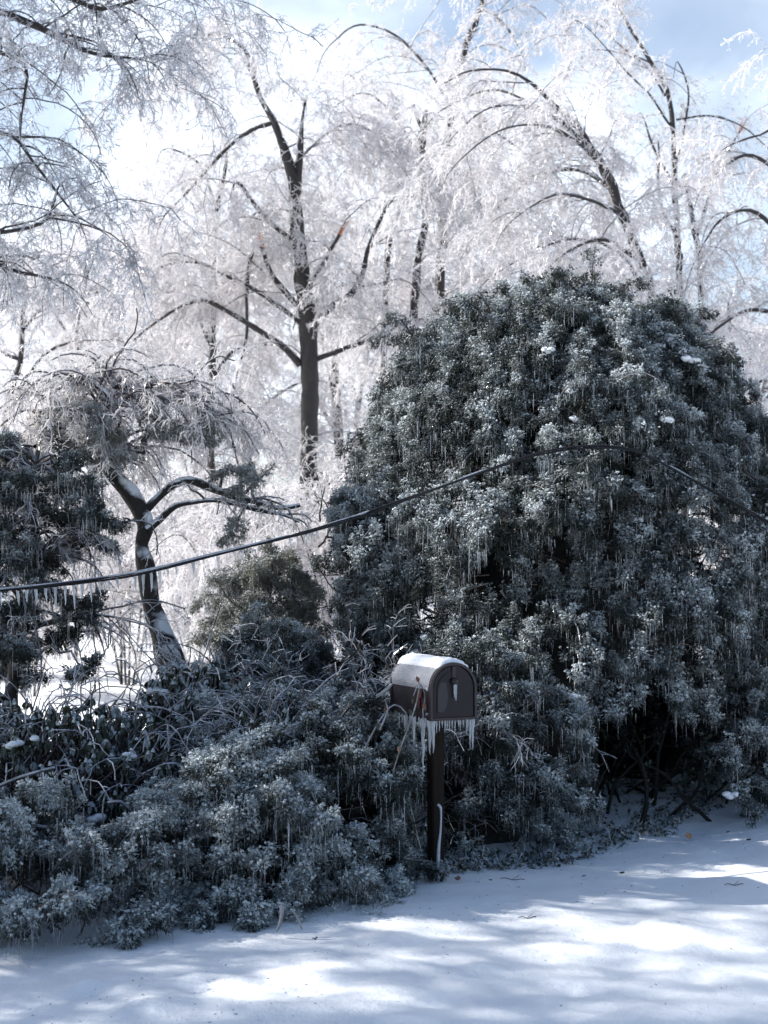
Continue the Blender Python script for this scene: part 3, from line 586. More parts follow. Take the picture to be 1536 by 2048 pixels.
    for t in range(snow):
        i = int(rg.choice(vis)); gs = Geo(); r = rg.uniform(.018, .04)
        [lump_geo(gs, c[i] + [rg.normal() * r * .9, rg.normal() * r * .7, -.004 + rg.normal() * .006], (r * rg.uniform(.7, 1.2), r * .8, r * .55), seed + t * 7 + w_) for w_ in range(4)]; gs.build('snow_patch', [M_snow], root, True, org)
    for t in range(icicles):
        i = int(rg.choice(vis)); l = rg.uniform(.12, .26); q = np.array([[*(c[i] - [0, 0, .03 + l * k]), .0055 * (1 - k) + .0012] for k in (0, .2, .4, .6, .8, 1)]); q[:, 3] *= rg.uniform(.8, 1.2, 6)
        gi = Geo(); gi.tubes(q[:, :3], q[:, 3], 6, 0, .5); gi.build('icicle', [M_glass], root, True, org)
    return root

def cave(p):  # hollow under the right half of the mound
    u = (p[..., 0] / p[..., 1]) * F + 768; w = 1140 - (p[..., 2] - 1.8) / p[..., 1] * F
    t = (u - 1330) / 125
    return ((p[..., 1] < 11.8) & (np.abs(t) < 1) & (w > 1345 + 60 * t * t)) | ((u > 1500) & (w > 1230) & (w < 1420))
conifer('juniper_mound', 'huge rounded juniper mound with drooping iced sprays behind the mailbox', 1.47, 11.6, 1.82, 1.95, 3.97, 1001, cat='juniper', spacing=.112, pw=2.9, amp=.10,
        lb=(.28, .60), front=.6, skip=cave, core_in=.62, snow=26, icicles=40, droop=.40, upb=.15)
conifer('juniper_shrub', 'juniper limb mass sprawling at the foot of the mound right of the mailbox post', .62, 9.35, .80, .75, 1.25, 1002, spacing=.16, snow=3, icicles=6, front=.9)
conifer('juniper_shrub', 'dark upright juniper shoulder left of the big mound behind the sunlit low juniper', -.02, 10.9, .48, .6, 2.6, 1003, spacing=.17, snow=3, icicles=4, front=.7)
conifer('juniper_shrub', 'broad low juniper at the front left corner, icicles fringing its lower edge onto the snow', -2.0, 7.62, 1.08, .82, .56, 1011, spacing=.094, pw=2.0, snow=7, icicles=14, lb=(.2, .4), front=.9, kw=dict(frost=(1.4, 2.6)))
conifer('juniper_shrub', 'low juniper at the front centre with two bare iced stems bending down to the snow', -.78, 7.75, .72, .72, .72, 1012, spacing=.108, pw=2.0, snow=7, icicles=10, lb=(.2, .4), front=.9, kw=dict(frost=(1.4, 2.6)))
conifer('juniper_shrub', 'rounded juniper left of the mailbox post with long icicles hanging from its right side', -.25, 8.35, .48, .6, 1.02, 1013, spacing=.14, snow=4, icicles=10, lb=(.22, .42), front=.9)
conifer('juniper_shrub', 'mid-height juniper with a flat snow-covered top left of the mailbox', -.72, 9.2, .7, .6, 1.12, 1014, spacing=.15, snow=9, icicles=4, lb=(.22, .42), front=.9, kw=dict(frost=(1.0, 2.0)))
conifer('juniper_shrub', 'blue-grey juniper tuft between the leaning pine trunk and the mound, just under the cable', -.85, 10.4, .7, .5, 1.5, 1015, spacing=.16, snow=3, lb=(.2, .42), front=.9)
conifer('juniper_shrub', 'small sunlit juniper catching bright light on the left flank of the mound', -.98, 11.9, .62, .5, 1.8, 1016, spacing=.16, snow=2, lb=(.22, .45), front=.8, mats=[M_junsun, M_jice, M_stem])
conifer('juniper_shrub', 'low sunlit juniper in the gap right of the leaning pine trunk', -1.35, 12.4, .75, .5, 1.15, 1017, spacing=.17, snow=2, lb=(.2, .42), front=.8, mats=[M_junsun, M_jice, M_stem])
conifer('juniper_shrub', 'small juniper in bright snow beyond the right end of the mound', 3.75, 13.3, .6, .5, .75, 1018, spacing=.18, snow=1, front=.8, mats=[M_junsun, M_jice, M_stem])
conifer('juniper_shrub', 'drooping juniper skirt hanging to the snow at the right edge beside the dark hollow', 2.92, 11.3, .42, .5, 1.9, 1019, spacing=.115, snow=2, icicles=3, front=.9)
conifer('juniper_shrub', 'added juniper blocking light at the back of the dark hollow under the mound', 2.55, 12.7, .95, .6, 1.7, 1020, spacing=.15, snow=0, front=.5, kw=dict(frost=(.2, .7)))  # shrub added to keep light out of the hollow; low frost darkens it
# dark airy pine at the left edge
def pads(name, label, cat, org, stems, pad_list, seed, mats, s=1.0, kw=None, bark=M_bark, nb=16, snow=3, twig=None, tm=None):
    rg = np.random.default_rng(seed); root = thing(name, org, label, cat)
    for i, q in enumerate(stems):
        (limb_geo(lumpy(q, .28, seed), 12 if i == 0 else 8, 0, .9, seed + i)).build('trunk' if i == 0 else 'limb', [bark], root, True, org)
    g = Geo(); C = []
    for (px, py, D, r) in pad_list:
        c = at(px, py, D); n = int(nb * (r / .2) ** 1.5) + 3; az = rg.uniform(0, 6.28, n); el = rg.uniform(-.5, 1, n)
        d = np.stack([np.cos(az) * np.sqrt(1 - el * el * .8), np.sin(az) * np.sqrt(1 - el * el * .8), el * .8], -1)
        cc, _ = boughs(g, c + d * r * .15, d, rg.uniform(.6, 1.15, n) * r * 1.1, rg, s, **(kw or {})); C.append(cc)
    # twigs joining pads to nearest stem
    allq = np.vstack([q for q in stems])
    for (px, py, D, r) in pad_list:
        c = at(px, py, D); k = np.argmin(np.linalg.norm(allq[:, :3] - c, axis=1) + (allq[:, 2] > c[2] + .2) * .3); a = allq[k, :3]; mid = (a + c) / 2 + [0, 0, .10]
        q = catmull([[*a, .016], [*mid, .012], [*c, .006]], .08); q[:, :3] += .02 * rg.normal(size=(len(q), 3)); g.tubes(q[:, :3], q[:, 3], 5, 2, .7)
    g.build('foliage', mats, root, True, org)
    if twig is not None:
        twig.build('iced_twigs', [tm or M_twig_near, M_stem], root, False, org)
    return root
rgp = np.random.default_rng(77)
lt = trace([(20, 1420, 30), (40, 1250, 26), (70, 1120, 20), (60, 1000, 16), (80, 900, 10)], 9.9, .08, .03, 5)
lb1 = trace([(60, 1130, 12), (130, 1090, 9), (200, 1060, 6)], 9.9, .08, .02, 6)
lb2 = trace([(45, 1260, 13), (120, 1240, 9), (200, 1230, 6), (250, 1240, 4)], 9.9, .08, .02, 8)
padsL = []
for k in range(110):
    x = rgp.uniform(-120, 235); y = rgp.uniform(900, 1370)
    lim = 60 + 190 * math.sin(max(0, min(1, (y - 860) / 330)) * 1.9)
    if x > lim + 10 or x > 205: continue
    if rgp.uniform() < .22 + .3 * (x > 150): continue
    padsL.append((x, y, 9.9 + rgp.uniform(-.5, .55), rgp.uniform(.10, .19)))
tw = crown([(lt, .2, 1), (lb1, .1, 1), (lb2, .1, 1)], 78, n1=22, l1=(.3, .8), n2=5, l2=(.12, .3), n3=5, l3=(.04, .10), n4=0, tw=.55, up=.2)
pads('pine_shrub', 'dark blue-grey pine with airy tufted pads filling the left edge behind the cable', 'pine', (lt[0, 0], lt[0, 1], 0), [lt, lb1, lb2], padsL, 79, [M_jun, M_jice, M_stem],
     s=.9, kw=dict(tufts=9, lat=.05, frost=(.4, 1.3), ice=.8, droop=.05), nb=9, twig=tw)
# leaning pine with snow on its trunk
pt = trace([(372, 1420, 60), (345, 1335, 56), (326, 1275, 42), (302, 1205, 36), (293, 1140, 38), (283, 1090, 34), (291, 1048, 40), (262, 988, 36), (232, 955, 38), (206, 905, 30), (208, 850, 22), (225, 800, 15), (240, 770, 9)], 10.8, .05, .0, 3)
pl = [trace([(285, 1026, 20), (310, 1000, 17), (345, 970, 18), (378, 960, 18), (420, 975, 15), (470, 992, 15), (520, 1005, 11), (560, 1016, 10), (600, 1010, 7)], 10.8, .05, .012, 21),
      trace([(295, 1060, 18), (325, 1035, 14), (352, 1012, 13), (385, 1005, 10), (430, 1000, 9), (480, 1010, 10), (530, 1022, 9), (570, 1030, 7), (600, 1045, 4)], 10.75, .05, .012, 22),
      trace([(205, 880, 20), (240, 895, 15), (268, 905, 12), (285, 900, 8)], 10.8, .05, .01, 23),
      trace([(210, 850, 22), (170, 840, 15), (110, 860, 11), (50, 900, 7), (0, 940, 5)], 10.9, .05, .015, 24),
      trace([(215, 820, 18), (280, 780, 14), (340, 775, 10), (390, 800, 7), (420, 850, 5)], 10.8, .05, .015, 25),
      trace([(208, 880, 16), (160, 900, 11), (95, 950, 8), (30, 1030, 5)], 10.9, .05, .015, 27),
      trace([(222, 800, 14), (190, 770, 10), (130, 770, 7), (80, 800, 5)], 10.6, .05, .015, 26)]
padsP = []
rgp = np.random.default_rng(88)
for k in range(20):
    a = rgp.uniform(0, 1); x = rgp.uniform(60, 420); top = 735 + ((x - 250) / 200) ** 2 * 90
    y = top + rgp.uniform(10, 150)
    padsP.append((x, y, 10.8 + rgp.uniform(-.45, .45), rgp.uniform(.08, .15)))
for (x, y) in [(210, 870), (215, 905), (205, 940), (195, 890), (250, 920), (60, 900), (100, 910), (140, 900), (20, 890), (445, 950), (500, 940), (490, 970), (520, 960), (470, 1050), (460, 1070), (400, 880), (420, 860)]:
    padsP.append((x, y, 10.6 + rgp.uniform(-.1, .15), .11))
tw = crown([(pl[3], .05, 1), (pl[4], .05, 1), (pl[5], .05, .9), (pl[6], .05, 1), (pl[2], .1, .6), (pt[-14:], .0, 1.2)], 89, n1=44, l1=(.30, .90), n2=9, l2=(.12, .30), n3=7, l3=(.04, .11), n4=0, tw=.66, droop=1.0, up=.5)
tw2 = crown([(pl[0][-14:], .0, .6), (pl[1][-14:], .0, .6)], 90, n1=18, l1=(.15, .45), n2=5, l2=(.06, .18), n3=3, l3=(.04, .08), n4=0, tw=.7)
for k in range(len(tw2.v)): tw.add(tw2.v[k], tw2.f[k] - (0 if k == 0 else sum(len(x) for x in tw2.v[:k])), int(tw2.m[k][0]), tw2.a[k])
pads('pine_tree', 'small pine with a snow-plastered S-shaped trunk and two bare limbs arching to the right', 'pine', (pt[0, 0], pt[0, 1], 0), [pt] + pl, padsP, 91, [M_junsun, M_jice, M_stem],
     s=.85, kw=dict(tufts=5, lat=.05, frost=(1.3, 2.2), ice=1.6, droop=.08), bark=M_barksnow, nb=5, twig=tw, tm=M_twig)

# ------------------------------------------------------------------ broadleaf shrubs: curled, hanging leaves under a cap of ice
def leaves(g, c, d, wdir, l, w, fr, m=0):
    """folded leaves: c base, d direction along leaf, wdir width axis."""
    n = len(c); nn = unit(np.cross(d, wdir)); wd = np.cross(nn, d)
    p1 = c + d * (l * .33)[:, None]; p2 = c + d * (l * .7)[:, None]; tip = c + d * l[:, None]
    f = nn * (w * .45)[:, None]; V = [c, p1, p2, tip, p1 + wd * w[:, None] + f, p2 + wd * (w * .85)[:, None] + f, p1 - wd * w[:, None] + f, p2 - wd * (w * .85)[:, None] + f]
    V = np.stack(V, 1); b = (np.arange(n) * 8)[:, None]
    Q = np.stack([b + np.array([0, 4, 5, 1]), b + np.array([1, 5, 3, 2]), b + np.array([0, 1, 7, 6]), b + np.array([1, 2, 3, 7])], 1)
    g.add(V, Q, m, np.repeat(fr, 8))
def leafy(name, label, cx, cy, rx, ry, h, seed, spacing=.11, snow=4, leaf=(.036, .066), arch=26):
    rg = np.random.default_rng(seed); z0 = gz(cx, cy); root = thing(name, (cx, cy, z0), label, 'leafy shrub'); org = (cx, cy, z0)
    n = int(math.pi * (rx + ry) * h * .8 / spacing ** 2) + 40; v = rg.uniform(.05, 1, n) ** .7 * .995; a = rg.uniform(0, 6.28, n)
    p, nr = dome(cx, cy, rx, ry, h, 2.0, a, v, seed, .14); p = p - nr * rg.uniform(0, .22, (n, 1))
    gs = Geo(); base = np.stack([cx + rg.normal(size=n) * rx * .25, cy + rg.normal(size=n) * ry * .25, np.full(n, .02)], -1)
    q1 = base * .62 + p * .38 + [0, 0, .08]; q2 = base * .22 + p * .78 + np.array([0, 0, .03])
    gs.tubes(np.stack([base, q1, q2, p], 1), np.stack([np.full(n, .006), np.full(n, .006), np.full(n, .0055), np.full(n, .005)], 1), 4, 0, rg.uniform(.2, .8, n))
    ar, arr = kids(np.stack([base, q1, q2, p], 1)[rg.permutation(n)[:arch]], 1, .6, .5, rg, .4); P, Rr = grow(ar, arr, rg.uniform(.3, .7, arch), np.full(arch, .0055), np.full(arch, .0035), 8, .22, .14, rg); gs.tubes(P, Rr, 5, 0, 1.2)
    s, d = kids(P, 4, .2, .8, rg); P2, R2 = grow(s, d, rg.uniform(.06, .2, len(s)), np.full(len(s), .0045), np.full(len(s), .003), 3, .3, .2, rg); gs.tubes(P2, R2, 4, 0, 1.2)
    gs.build('stems', [M_stem], root, False, org)
    g = Geo(); k = 7; c = np.repeat(p, k, 0); az = rg.uniform(0, 6.28, n * k); d = unit(np.stack([np.cos(az) * .55, np.sin(az) * .55, -rg.uniform(.9, 2.2, n * k)], -1)); wd = np.stack([-np.sin(az), np.cos(az), 0 * az], -1)
    l = rg.uniform(*leaf, n * k); fr = np.repeat(rg.uniform(.3, 1.1, n), k); c = c + np.stack([np.cos(az), np.sin(az), 0 * az], -1) * .012
    leaves(g, c, d, wd, l, l * rg.uniform(.18, .30, n * k), fr, 0)
    # ice cap over each whorl and drips at leaf tips
    j = rg.permutation(n)[: int(n * .75)]; P, Rr = grow(p[j] + [0, 0, -.004], np.tile([[0, 0, 1.]], (len(j), 1)), rg.uniform(.012, .03, len(j)), rg.uniform(.010, .020, len(j)), np.full(len(j), .005), 2, 0, .1, rg); g.tubes(P, Rr, 5, 2, 1.5)
    tip = c + d * l[:, None]; j = rg.permutation(n * k)[: n * 2]; e = tip[j].copy(); e[:, 2] -= rg.uniform(.01, .05, len(j)); g.tubes(np.stack([tip[j], e], 1), np.stack([np.full(len(j), .003), np.full(len(j), .0008)], 1), 3, 1, .5)
    g.build('leaves', [M_leaf, M_jice, M_jun], root, False, org)
    vis = np.where(p[:, 1] < cy)[0]
    for t in range(snow):
        i = int(rg.choice(vis)); q = Geo(); r = rg.uniform(.02, .045); [lump_geo(q, p[i] + rg.normal(size=3) * r * .6 * np.array([1, 1, .3]), (r, r * .8, r * .55), seed + t * 5 + w_) for w_ in range(3)]; q.build('snow_patch', [M_snow], root, True, org)
    return root
leafy('rhododendron', 'wide broadleaf shrub of curled hanging dark leaves behind the front left juniper', -1.95, 8.75, 1.15, .85, 1.02, 2001, .075, 8, arch=170)
leafy('rhododendron', 'broadleaf shrub with curled leaves in front of the foot of the leaning pine', -1.25, 9.6, .75, .6, 1.22, 2002, .085, 4, arch=80)
leafy('rhododendron', 'broadleaf shrub with curled leaves left of the mailbox, behind the front centre juniper', -.72, 8.55, .55, .5, .98, 2003, .085, 4, arch=90)
leafy('rhododendron', 'broadleaf shrub at the left edge in the shade below the dark pine', -2.95, 9.6, .8, .6, 1.15, 2004, .10, 3, arch=20)
leafy('rhododendron', 'small broadleaf shrub crowding the left side of the mailbox', .02, 8.6, .32, .3, .98, 2005, .10, 1, leaf=(.04, .065), arch=1)
# bare twiggy iced shrub
def twiggy(label, cx, cy, h, r, seed, n=60):
    rg = np.random.default_rng(seed); z0 = gz(cx, cy); root = thing('twiggy_shrub', (cx, cy, z0), label, 'bare shrub'); org = (cx, cy, z0); az = rg.uniform(0, 6.28, n)
    S = np.stack([cx + rg.normal(size=n) * r * .2, cy + rg.normal(size=n) * r * .2, np.full(n, 0.)], -1); d = np.stack([np.cos(az) * .6, np.sin(az) * .6, np.full(n, 1.6)], -1)
    P, Rr = grow(S, d, rg.uniform(.9, 1.35, n) * h, np.full(n, .0055), np.full(n, .003), 10, .15, .12, rg); g = Geo(); g.tubes(P, Rr, 4, 0, rg.uniform(.5, 1.2, n)); g.build('stems', [M_stem], root, False, org)
    g = Geo(); s, d = kids(P, 10, .35, .6, rg); P2, R2 = grow(s, d, rg.uniform(.15, .45, len(s)), np.full(len(s), .0036), np.full(len(s), .0024), 5, .22, .2, rg); g.tubes(P2, R2, 3, 1, rg.uniform(.4, 1.2, len(s)))
    s, d = kids(P2, 5, .2, .8, rg); P3, R3 = grow(s, d, rg.uniform(.04, .14, len(s)), np.full(len(s), .0036), np.full(len(s), .002), 2, .3, .3, rg); g.tubes(P3, R3, 3, 0, .5)
    g.build('iced_twigs', [M_twig_near, M_stem], root, False, org)
twiggy('bare brownish shrub of fine arching iced twigs before the left flank of the mound', -.22, 9.6, 1.12, .75, 3001, 110)
twiggy('bare twiggy shrub tangled behind the flat snowy juniper left of the mailbox', -.5, 9.1, .80, .5, 3002, 50)

# ------------------------------------------------------------------ mailbox
MBX = at(862, 1765, 8.2); MX, MY = float(MBX[0]), 8.2; MZ = gz(MX, MY)
yaw = R(25); mb = thing('mailbox', (MX, MY, MZ), 'dark arched mailbox capped with snow and fringed with icicles on a wooden post', 'mailbox', rz=yaw)
M_metal = plain('dark_mailbox_metal', (0.014, 0.011, 0.015), .5, .0, .25, .15, 25, (0.03, 0.023, 0.028), spec=.2)
M_door = plain('mailbox_door_metal', (0.007, 0.006, 0.009), .5, .0, .15, .1, 12, (0.018, 0.016, 0.021), spec=.12)
M_rime = plain('rime_on_metal', (0.08, 0.08, 0.095), .4, 0, .6, 1.0, 120, (0.50, 0.50, 0.56))
M_post = plain('weathered_post_wood', (0.010, 0.008, 0.007), .9, 0, 0, .9, 26, (0.024, 0.018, 0.015), (1, 1, .08), .1)
M_red = plain('red_flag_paint', (0.09, 0.018, 0.014), .4, 0, .5, .2, 40, (0.10, 0.02, 0.02))
w, sd_, dp, zb = .135, .165, .53, .93       # half width, side height, depth, floor height
def arch(hw, s, n=18, grow_=0.0, bottom=0.0):
    pts = [(-hw - grow_, bottom), (-hw - grow_, s)]
    pts += [(-math.cos(math.pi * k / n) * (hw + grow_), s + math.sin(math.pi * k / n) * (hw + grow_)) for k in range(1, n)]
    return pts + [(hw + grow_, s), (hw + grow_, bottom)]
def extrude(name, prof, y0, y1, mat_, parent, z, smooth=False, bevel=0.0, cap=True):
    bm = bmesh.new(); a = [bm.verts.new((x, y0, z + h)) for x, h in prof]; b = [bm.verts.new((x, y1, z + h)) for x, h in prof]; n = len(prof)
    for i in range(n): bm.faces.new((a[i], a[(i + 1) % n], b[(i + 1) % n], b[i]))
    if cap: bm.faces.new(a[::-1]); bm.faces.new(b)
    bmesh.ops.recalc_face_normals(bm, faces=bm.faces)
    if bevel: bmesh.ops.bevel(bm, geom=[e for e in bm.edges], offset=bevel, segments=2, affect='EDGES')
    return bm_obj(name, bm, mat_, parent, smooth)
y0 = -dp / 2; y1 = dp / 2
body = extrude('body', arch(w, sd_), y0, y1, M_metal, mb, zb)
# corrugation ribs and floor lip
def ring(name, yc, th, gr, mat_, parent, closed_bottom=True):
    o_ = arch(w, sd_, 18, gr, -gr if closed_bottom else 0); i_ = arch(w, sd_, 18, -.004 if gr > .006 else -.002, 0.004 if closed_bottom else 0)
    bm = bmesh.new(); vs = [[bm.verts.new((x, yy, zb + h)) for x, h in pr] for pr in (o_, i_) for yy in (yc - th / 2, yc + th / 2)]; n = len(o_); of, ob, if_, ib = vs
    rng_ = range(n if closed_bottom else n - 1)
    for k in rng_:
        j = (k + 1) % n
        for p_, q_ in ((of, ob), (ib, if_), (if_, of), (ob, ib)): bm.faces.new((p_[k], p_[j], q_[j], q_[k]))
    bmesh.ops.recalc_face_normals(bm, faces=bm.faces); return bm_obj(name, bm, mat_, parent)
ring('front_rim', y0 - .006, .030, .010, M_metal, mb)
ring('rib', y0 + .045, .010, .004, M_metal, mb, False); ring('rib', y1 - .03, .012, .006, M_metal, mb, False)
door = extrude('door', arch(w - .010, sd_ - .002, 18, 0, .006), y0 - .014, y0 - .003, M_door, mb, zb)
extrude('door_panel', arch(w - .030, sd_ - .01, 18, 0, .028), y0 - .0175, y0 - .0145, M_door, door, zb)
bm = bmesh.new(); bmesh.ops.create_uvsphere(bm, u_segments=16, v_segments=10, radius=.021)
for v in bm.verts: v.co.y *= .75; v.co += Vector((0, y0 - .032, zb + .205))
bm_obj('knob', bm, M_metal, door, True)
bm = bmesh.new(); bmesh.ops.create_cube(bm, size=1, matrix=__import__('mathutils').Matrix.Translation((0, y0 - .021, zb + .245)) @ __import__('mathutils').Matrix.Diagonal((.022, .006, .085, 1)))
bmesh.ops.bevel(bm, geom=list(bm.edges), offset=.0015, segments=1, affect='EDGES'); bm_obj('latch_tab', bm, M_metal, door)
# ice film patch at left side of door
bm = bmesh.new(); pr = [(-.098, .04), (-.100, .10), (-.097, .17), (-.085, .20), (-.06, .205), (-.045, .19), (-.040, .15), (-.036, .11), (-.046, .07), (-.062, .035)]
a = [bm.verts.new((x, y0 - .0195, zb + h)) for x, h in pr]; b = [bm.verts.new((x, y0 - .0176, zb + h)) for x, h in pr]
bm.faces.new(a); bm.faces.new(b[::-1])
for i in range(len(pr)): bm.faces.new((a[i], b[i], b[(i + 1) % len(pr)], a[(i + 1) % len(pr)]))
bmesh.ops.recalc_face_normals(bm, faces=bm.faces)
bm_obj('ice_film', bm, plain('grey_ice_film', (0.018, 0.018, 0.024), .5, 0, .2, .3, 30, (0.026, 0.026, 0.034), spec=.2), door)
# flag on left side, folded down; red
fb = bmesh.new(); bmesh.ops.create_cube(fb, size=1, matrix=__import__('mathutils').Matrix.Translation((-w - .008, y0 + .13, zb + .10)) @ __import__('mathutils').Matrix.Diagonal((.006, .018, .10, 1)))
bmesh.ops.create_cube(fb, size=1, matrix=__import__('mathutils').Matrix.Translation((-w - .0085, y0 + .118, zb + .128)) @ __import__('mathutils').Matrix.Diagonal((.004, .045, .038, 1)))
bm_obj('flag', fb, M_red, mb)
for (yy, zz, rr) in ((y0 + .02, sd_ + .0, .012), (y0 + .03, sd_ * .15, .008)):
    bm = bmesh.new(); bmesh.ops.create_uvsphere(bm, u_segments=10, v_segments=8, radius=rr)
    for v in bm.verts: v.co += Vector((-w - .008, yy, zb + zz))
    bm_obj('hinge_bead', bm, M_glass, mb, True)
# snow and rime on the top
def shell(name, a0, a1, ya, yb, thick, mat_, seed, rough=.003, z=None):
    g = Geo(); na, nyy = 40, 60; A = np.linspace(a0, a1, na); Yy = np.linspace(ya, yb, nyy); A2, Y2 = np.meshgrid(A, Yy, indexing='ij')
    P0 = np.stack([np.cos(A2) * 9, Y2 * 9, np.sin(A2) * 9], -1)
    e = np.clip((A2 - a0) / .30, 0, 1) * np.clip((a1 - A2) / .30, 0, 1) * np.clip((Y2 - ya) / .02, 0, 1) * np.clip((yb - Y2) / .02, 0, 1)
    th = thick * (e ** .5) * (1 + .35 * fbm(P0, .8, 3, seed)) + rough * fbm(P0, 7, 2, seed + 1) * (e > .02) + .0005
    th = np.maximum(th, .0005); rr = w + .0015 + th
    V = np.stack([np.cos(A2) * rr, Y2, zb + sd_ + np.sin(A2) * rr], -1); Vi = np.stack([np.cos(A2) * (w + .001), Y2, zb + sd_ + np.sin(A2) * (w + .001)], -1)
    ix = np.arange(na * nyy).reshape(na, nyy); q = np.stack([ix[:-1, :-1], ix[1:, :-1], ix[1:, 1:], ix[:-1, 1:]], -1)
    g.add(V, q, 0, 1); g.add(Vi, q[..., ::-1], 0, 1); return g.build(name, [mat_], mb, True)
shell('rime_crust', R(8), R(182), y0 + .012, y1 - .01, .004, M_rime, 5, .0022)
shell('snow_cap', R(38), R(128), y0 - .002, y1 + .004, .030, M_snow, 9, .0025)
# post, bracket
bm = bmesh.new(); bmesh.ops.create_cube(bm, size=1)
for v in bm.verts: v.co = Vector((v.co.x * .076, v.co.y * .076 - .06, (v.co.z + .5) * (zb - .018) - .12 * (v.co.z < 0)))
bmesh.ops.bevel(bm, geom=list(bm.edges), offset=.006, segments=2, affect='EDGES'); bm_obj('post', bm, M_post, mb)
bm = bmesh.new(); bmesh.ops.create_cube(bm, size=1)
for v in bm.verts: v.co = Vector((v.co.x * .20, v.co.y * .44, v.co.z * .018 + zb - .0105))
bm_obj('mounting_board', bm, M_post, mb)
def icicle_q(p, l, r, rg, lean=0):
    k = np.linspace(0, 1, 9); q = np.zeros((9, 4)); q[:, 0] = p[0] + lean * k + rg.normal(size=9) * r * .12; q[:, 1] = p[1]; q[:, 2] = p[2] - l * k
    q[:, 3] = (r * (1 - k) ** .75 + .0010) * rg.uniform(.85, 1.15, 9); return q
rgm = np.random.default_rng(5)
def icicle(p, l, r, parent, lean=0, org=None):
    q = icicle_q(p, l, r, rgm, lean); g = Geo(); g.tubes(q[:, :3], q[:, 3], 7, 0, .5, cap=True); g.build('icicle', [M_glass], parent, True, org)
for (x, y, l, r) in [(-.130, y0 + .02, .19, .014), (-.118, y0 - .0, .18, .011), (-.132, y0 + .10, .30, .013), (-.13, y0 + .22, .19, .009), (-.128, y0 + .34, .10, .008), (.128, y0 - .0, .17, .012), (.112, y0 + .0, .165, .007), (.135, y0 + .05, .09, .007)]:
    icicle((x, y, zb - .008), l, r, mb)
for k in range(13):
    x = -.10 + .2 * k / 12 + rgm.normal() * .004; icicle((x, y0 - .004, zb - .009), rgm.uniform(.03, .085), rgm.uniform(.003, .005), mb)
for k in range(9): icicle((-.132, y0 + .06 + .05 * k + rgm.normal() * .008, zb - .002), rgm.uniform(.03, .09), .0045, mb)
for dx in (-.006, .006, .0): icicle((dx, y0 - .036, zb + .188), rgm.uniform(.05, .09), .0045, door)
# withered vine hanging over the box
vine = thing('iced_vine', (MX - .2, MY - .2, 0), 'withered ice-coated vine climbing over the left side of the mailbox', 'vine')
vo = (MX - .2, MY - .2, 0); g = Geo()
vq = trace([(782, 1560, 3), (800, 1500, 3), (822, 1440, 3), (835, 1400, 3), (842, 1365, 2.5), (836, 1372, 2), (828, 1392, 2)], 7.93, .02, .01, 3); g.tubes(vq[:, :3], vq[:, 3], 6, 0, 1.2)
vq2 = trace([(842, 1368, 2.5), (850, 1392, 2.5), (846, 1420, 2.5), (848, 1440, 2)], 7.93, .02, .008, 4); g.tubes(vq2[:, :3], vq2[:, 3], 6, 0, 1.2)
vq3 = trace([(700, 1560, 4), (740, 1480, 4), (770, 1430, 4), (790, 1410, 4), (812, 1425, 4), (818, 1460, 3)], 8.0, .03, .02, 5); g.tubes(vq3[:, :3], vq3[:, 3], 6, 0, 1.2)
vq4 = trace([(760, 1460, 4), (775, 1420, 4), (768, 1400, 3), (780, 1396, 3)], 8.0, .02, .02, 6); g.tubes(vq4[:, :3], vq4[:, 3], 6, 0, 1.2)
g.build('stem', [M_stem], vine, False, vo)
rg = np.random.default_rng(31)
for (px, py, big, m_) in [(848, 1405, .045, M_brown), (833, 1352, .04, M_brown), (828, 1392, .045, M_leaf), (800, 1492, .035, M_brown), (772, 1412, .045, M_brown), (790, 1420, .045, M_leaf), (818, 1418, .04, M_leaf), (768, 1400, .04, M_brown), (755, 1445, .05, M_leaf)]:
    c = at(px, py, 7.92 if px > 795 else 8.0)[None]; az = rg.uniform(0, 6.28); dd = unit(np.array([[math.cos(az) * .3, -.2, -1.]])); g = Geo()
    leaves(g, c, dd, np.array([[math.cos(az), math.sin(az), 0]]), np.array([big]), np.array([big * .3]), np.array([.6]), 0); g.build('leaf', [m_], vine, False, vo)
# iced runner from the shrub to the back of the box
run = trace([(640, 1440, 6), (668, 1425, 6), (700, 1412, 6), (735, 1400, 6), (760, 1388, 6), (783, 1368, 6)], 8.35, .03, .01, 8); ro = thing('iced_runner', (run[0, 0], run[0, 1], 0), 'glassy iced creeper stem curving from the shrubs to the back of the mailbox', 'vine')
g = Geo(); g.tubes(run[:, :3], run[:, 3], 8, 0, .5); oo = (run[0, 0], run[0, 1], 0); g.build('stem', [M_glass], ro, True, oo)
for k in range(8):
    i = 3 + int(k * (len(run) - 5) / 8); icicle(run[i, :3], rgm.uniform(.02, .06), .004, ro, org=oo)
# pale rod beside the post
g = Geo(); q = trace([(876, 1768, 9), (877, 1700, 7), (881, 1660, 4.5), (882, 1625, 4), (880, 1613, 6), (875, 1609, 5)], 8.05, .03); g.tubes(q[:, :3], q[:, 3], 8, 0, .5, cap=True)
tag(g.build('iced_stake', [plain('pale_ice_rod', (0.28, 0.32, 0.38), .3, 0, .8, .3, 20, (0.4, 0.44, 0.5))], smooth=True), 'pale ice-sheathed rod standing against the right foot of the mailbox post', 'stake')

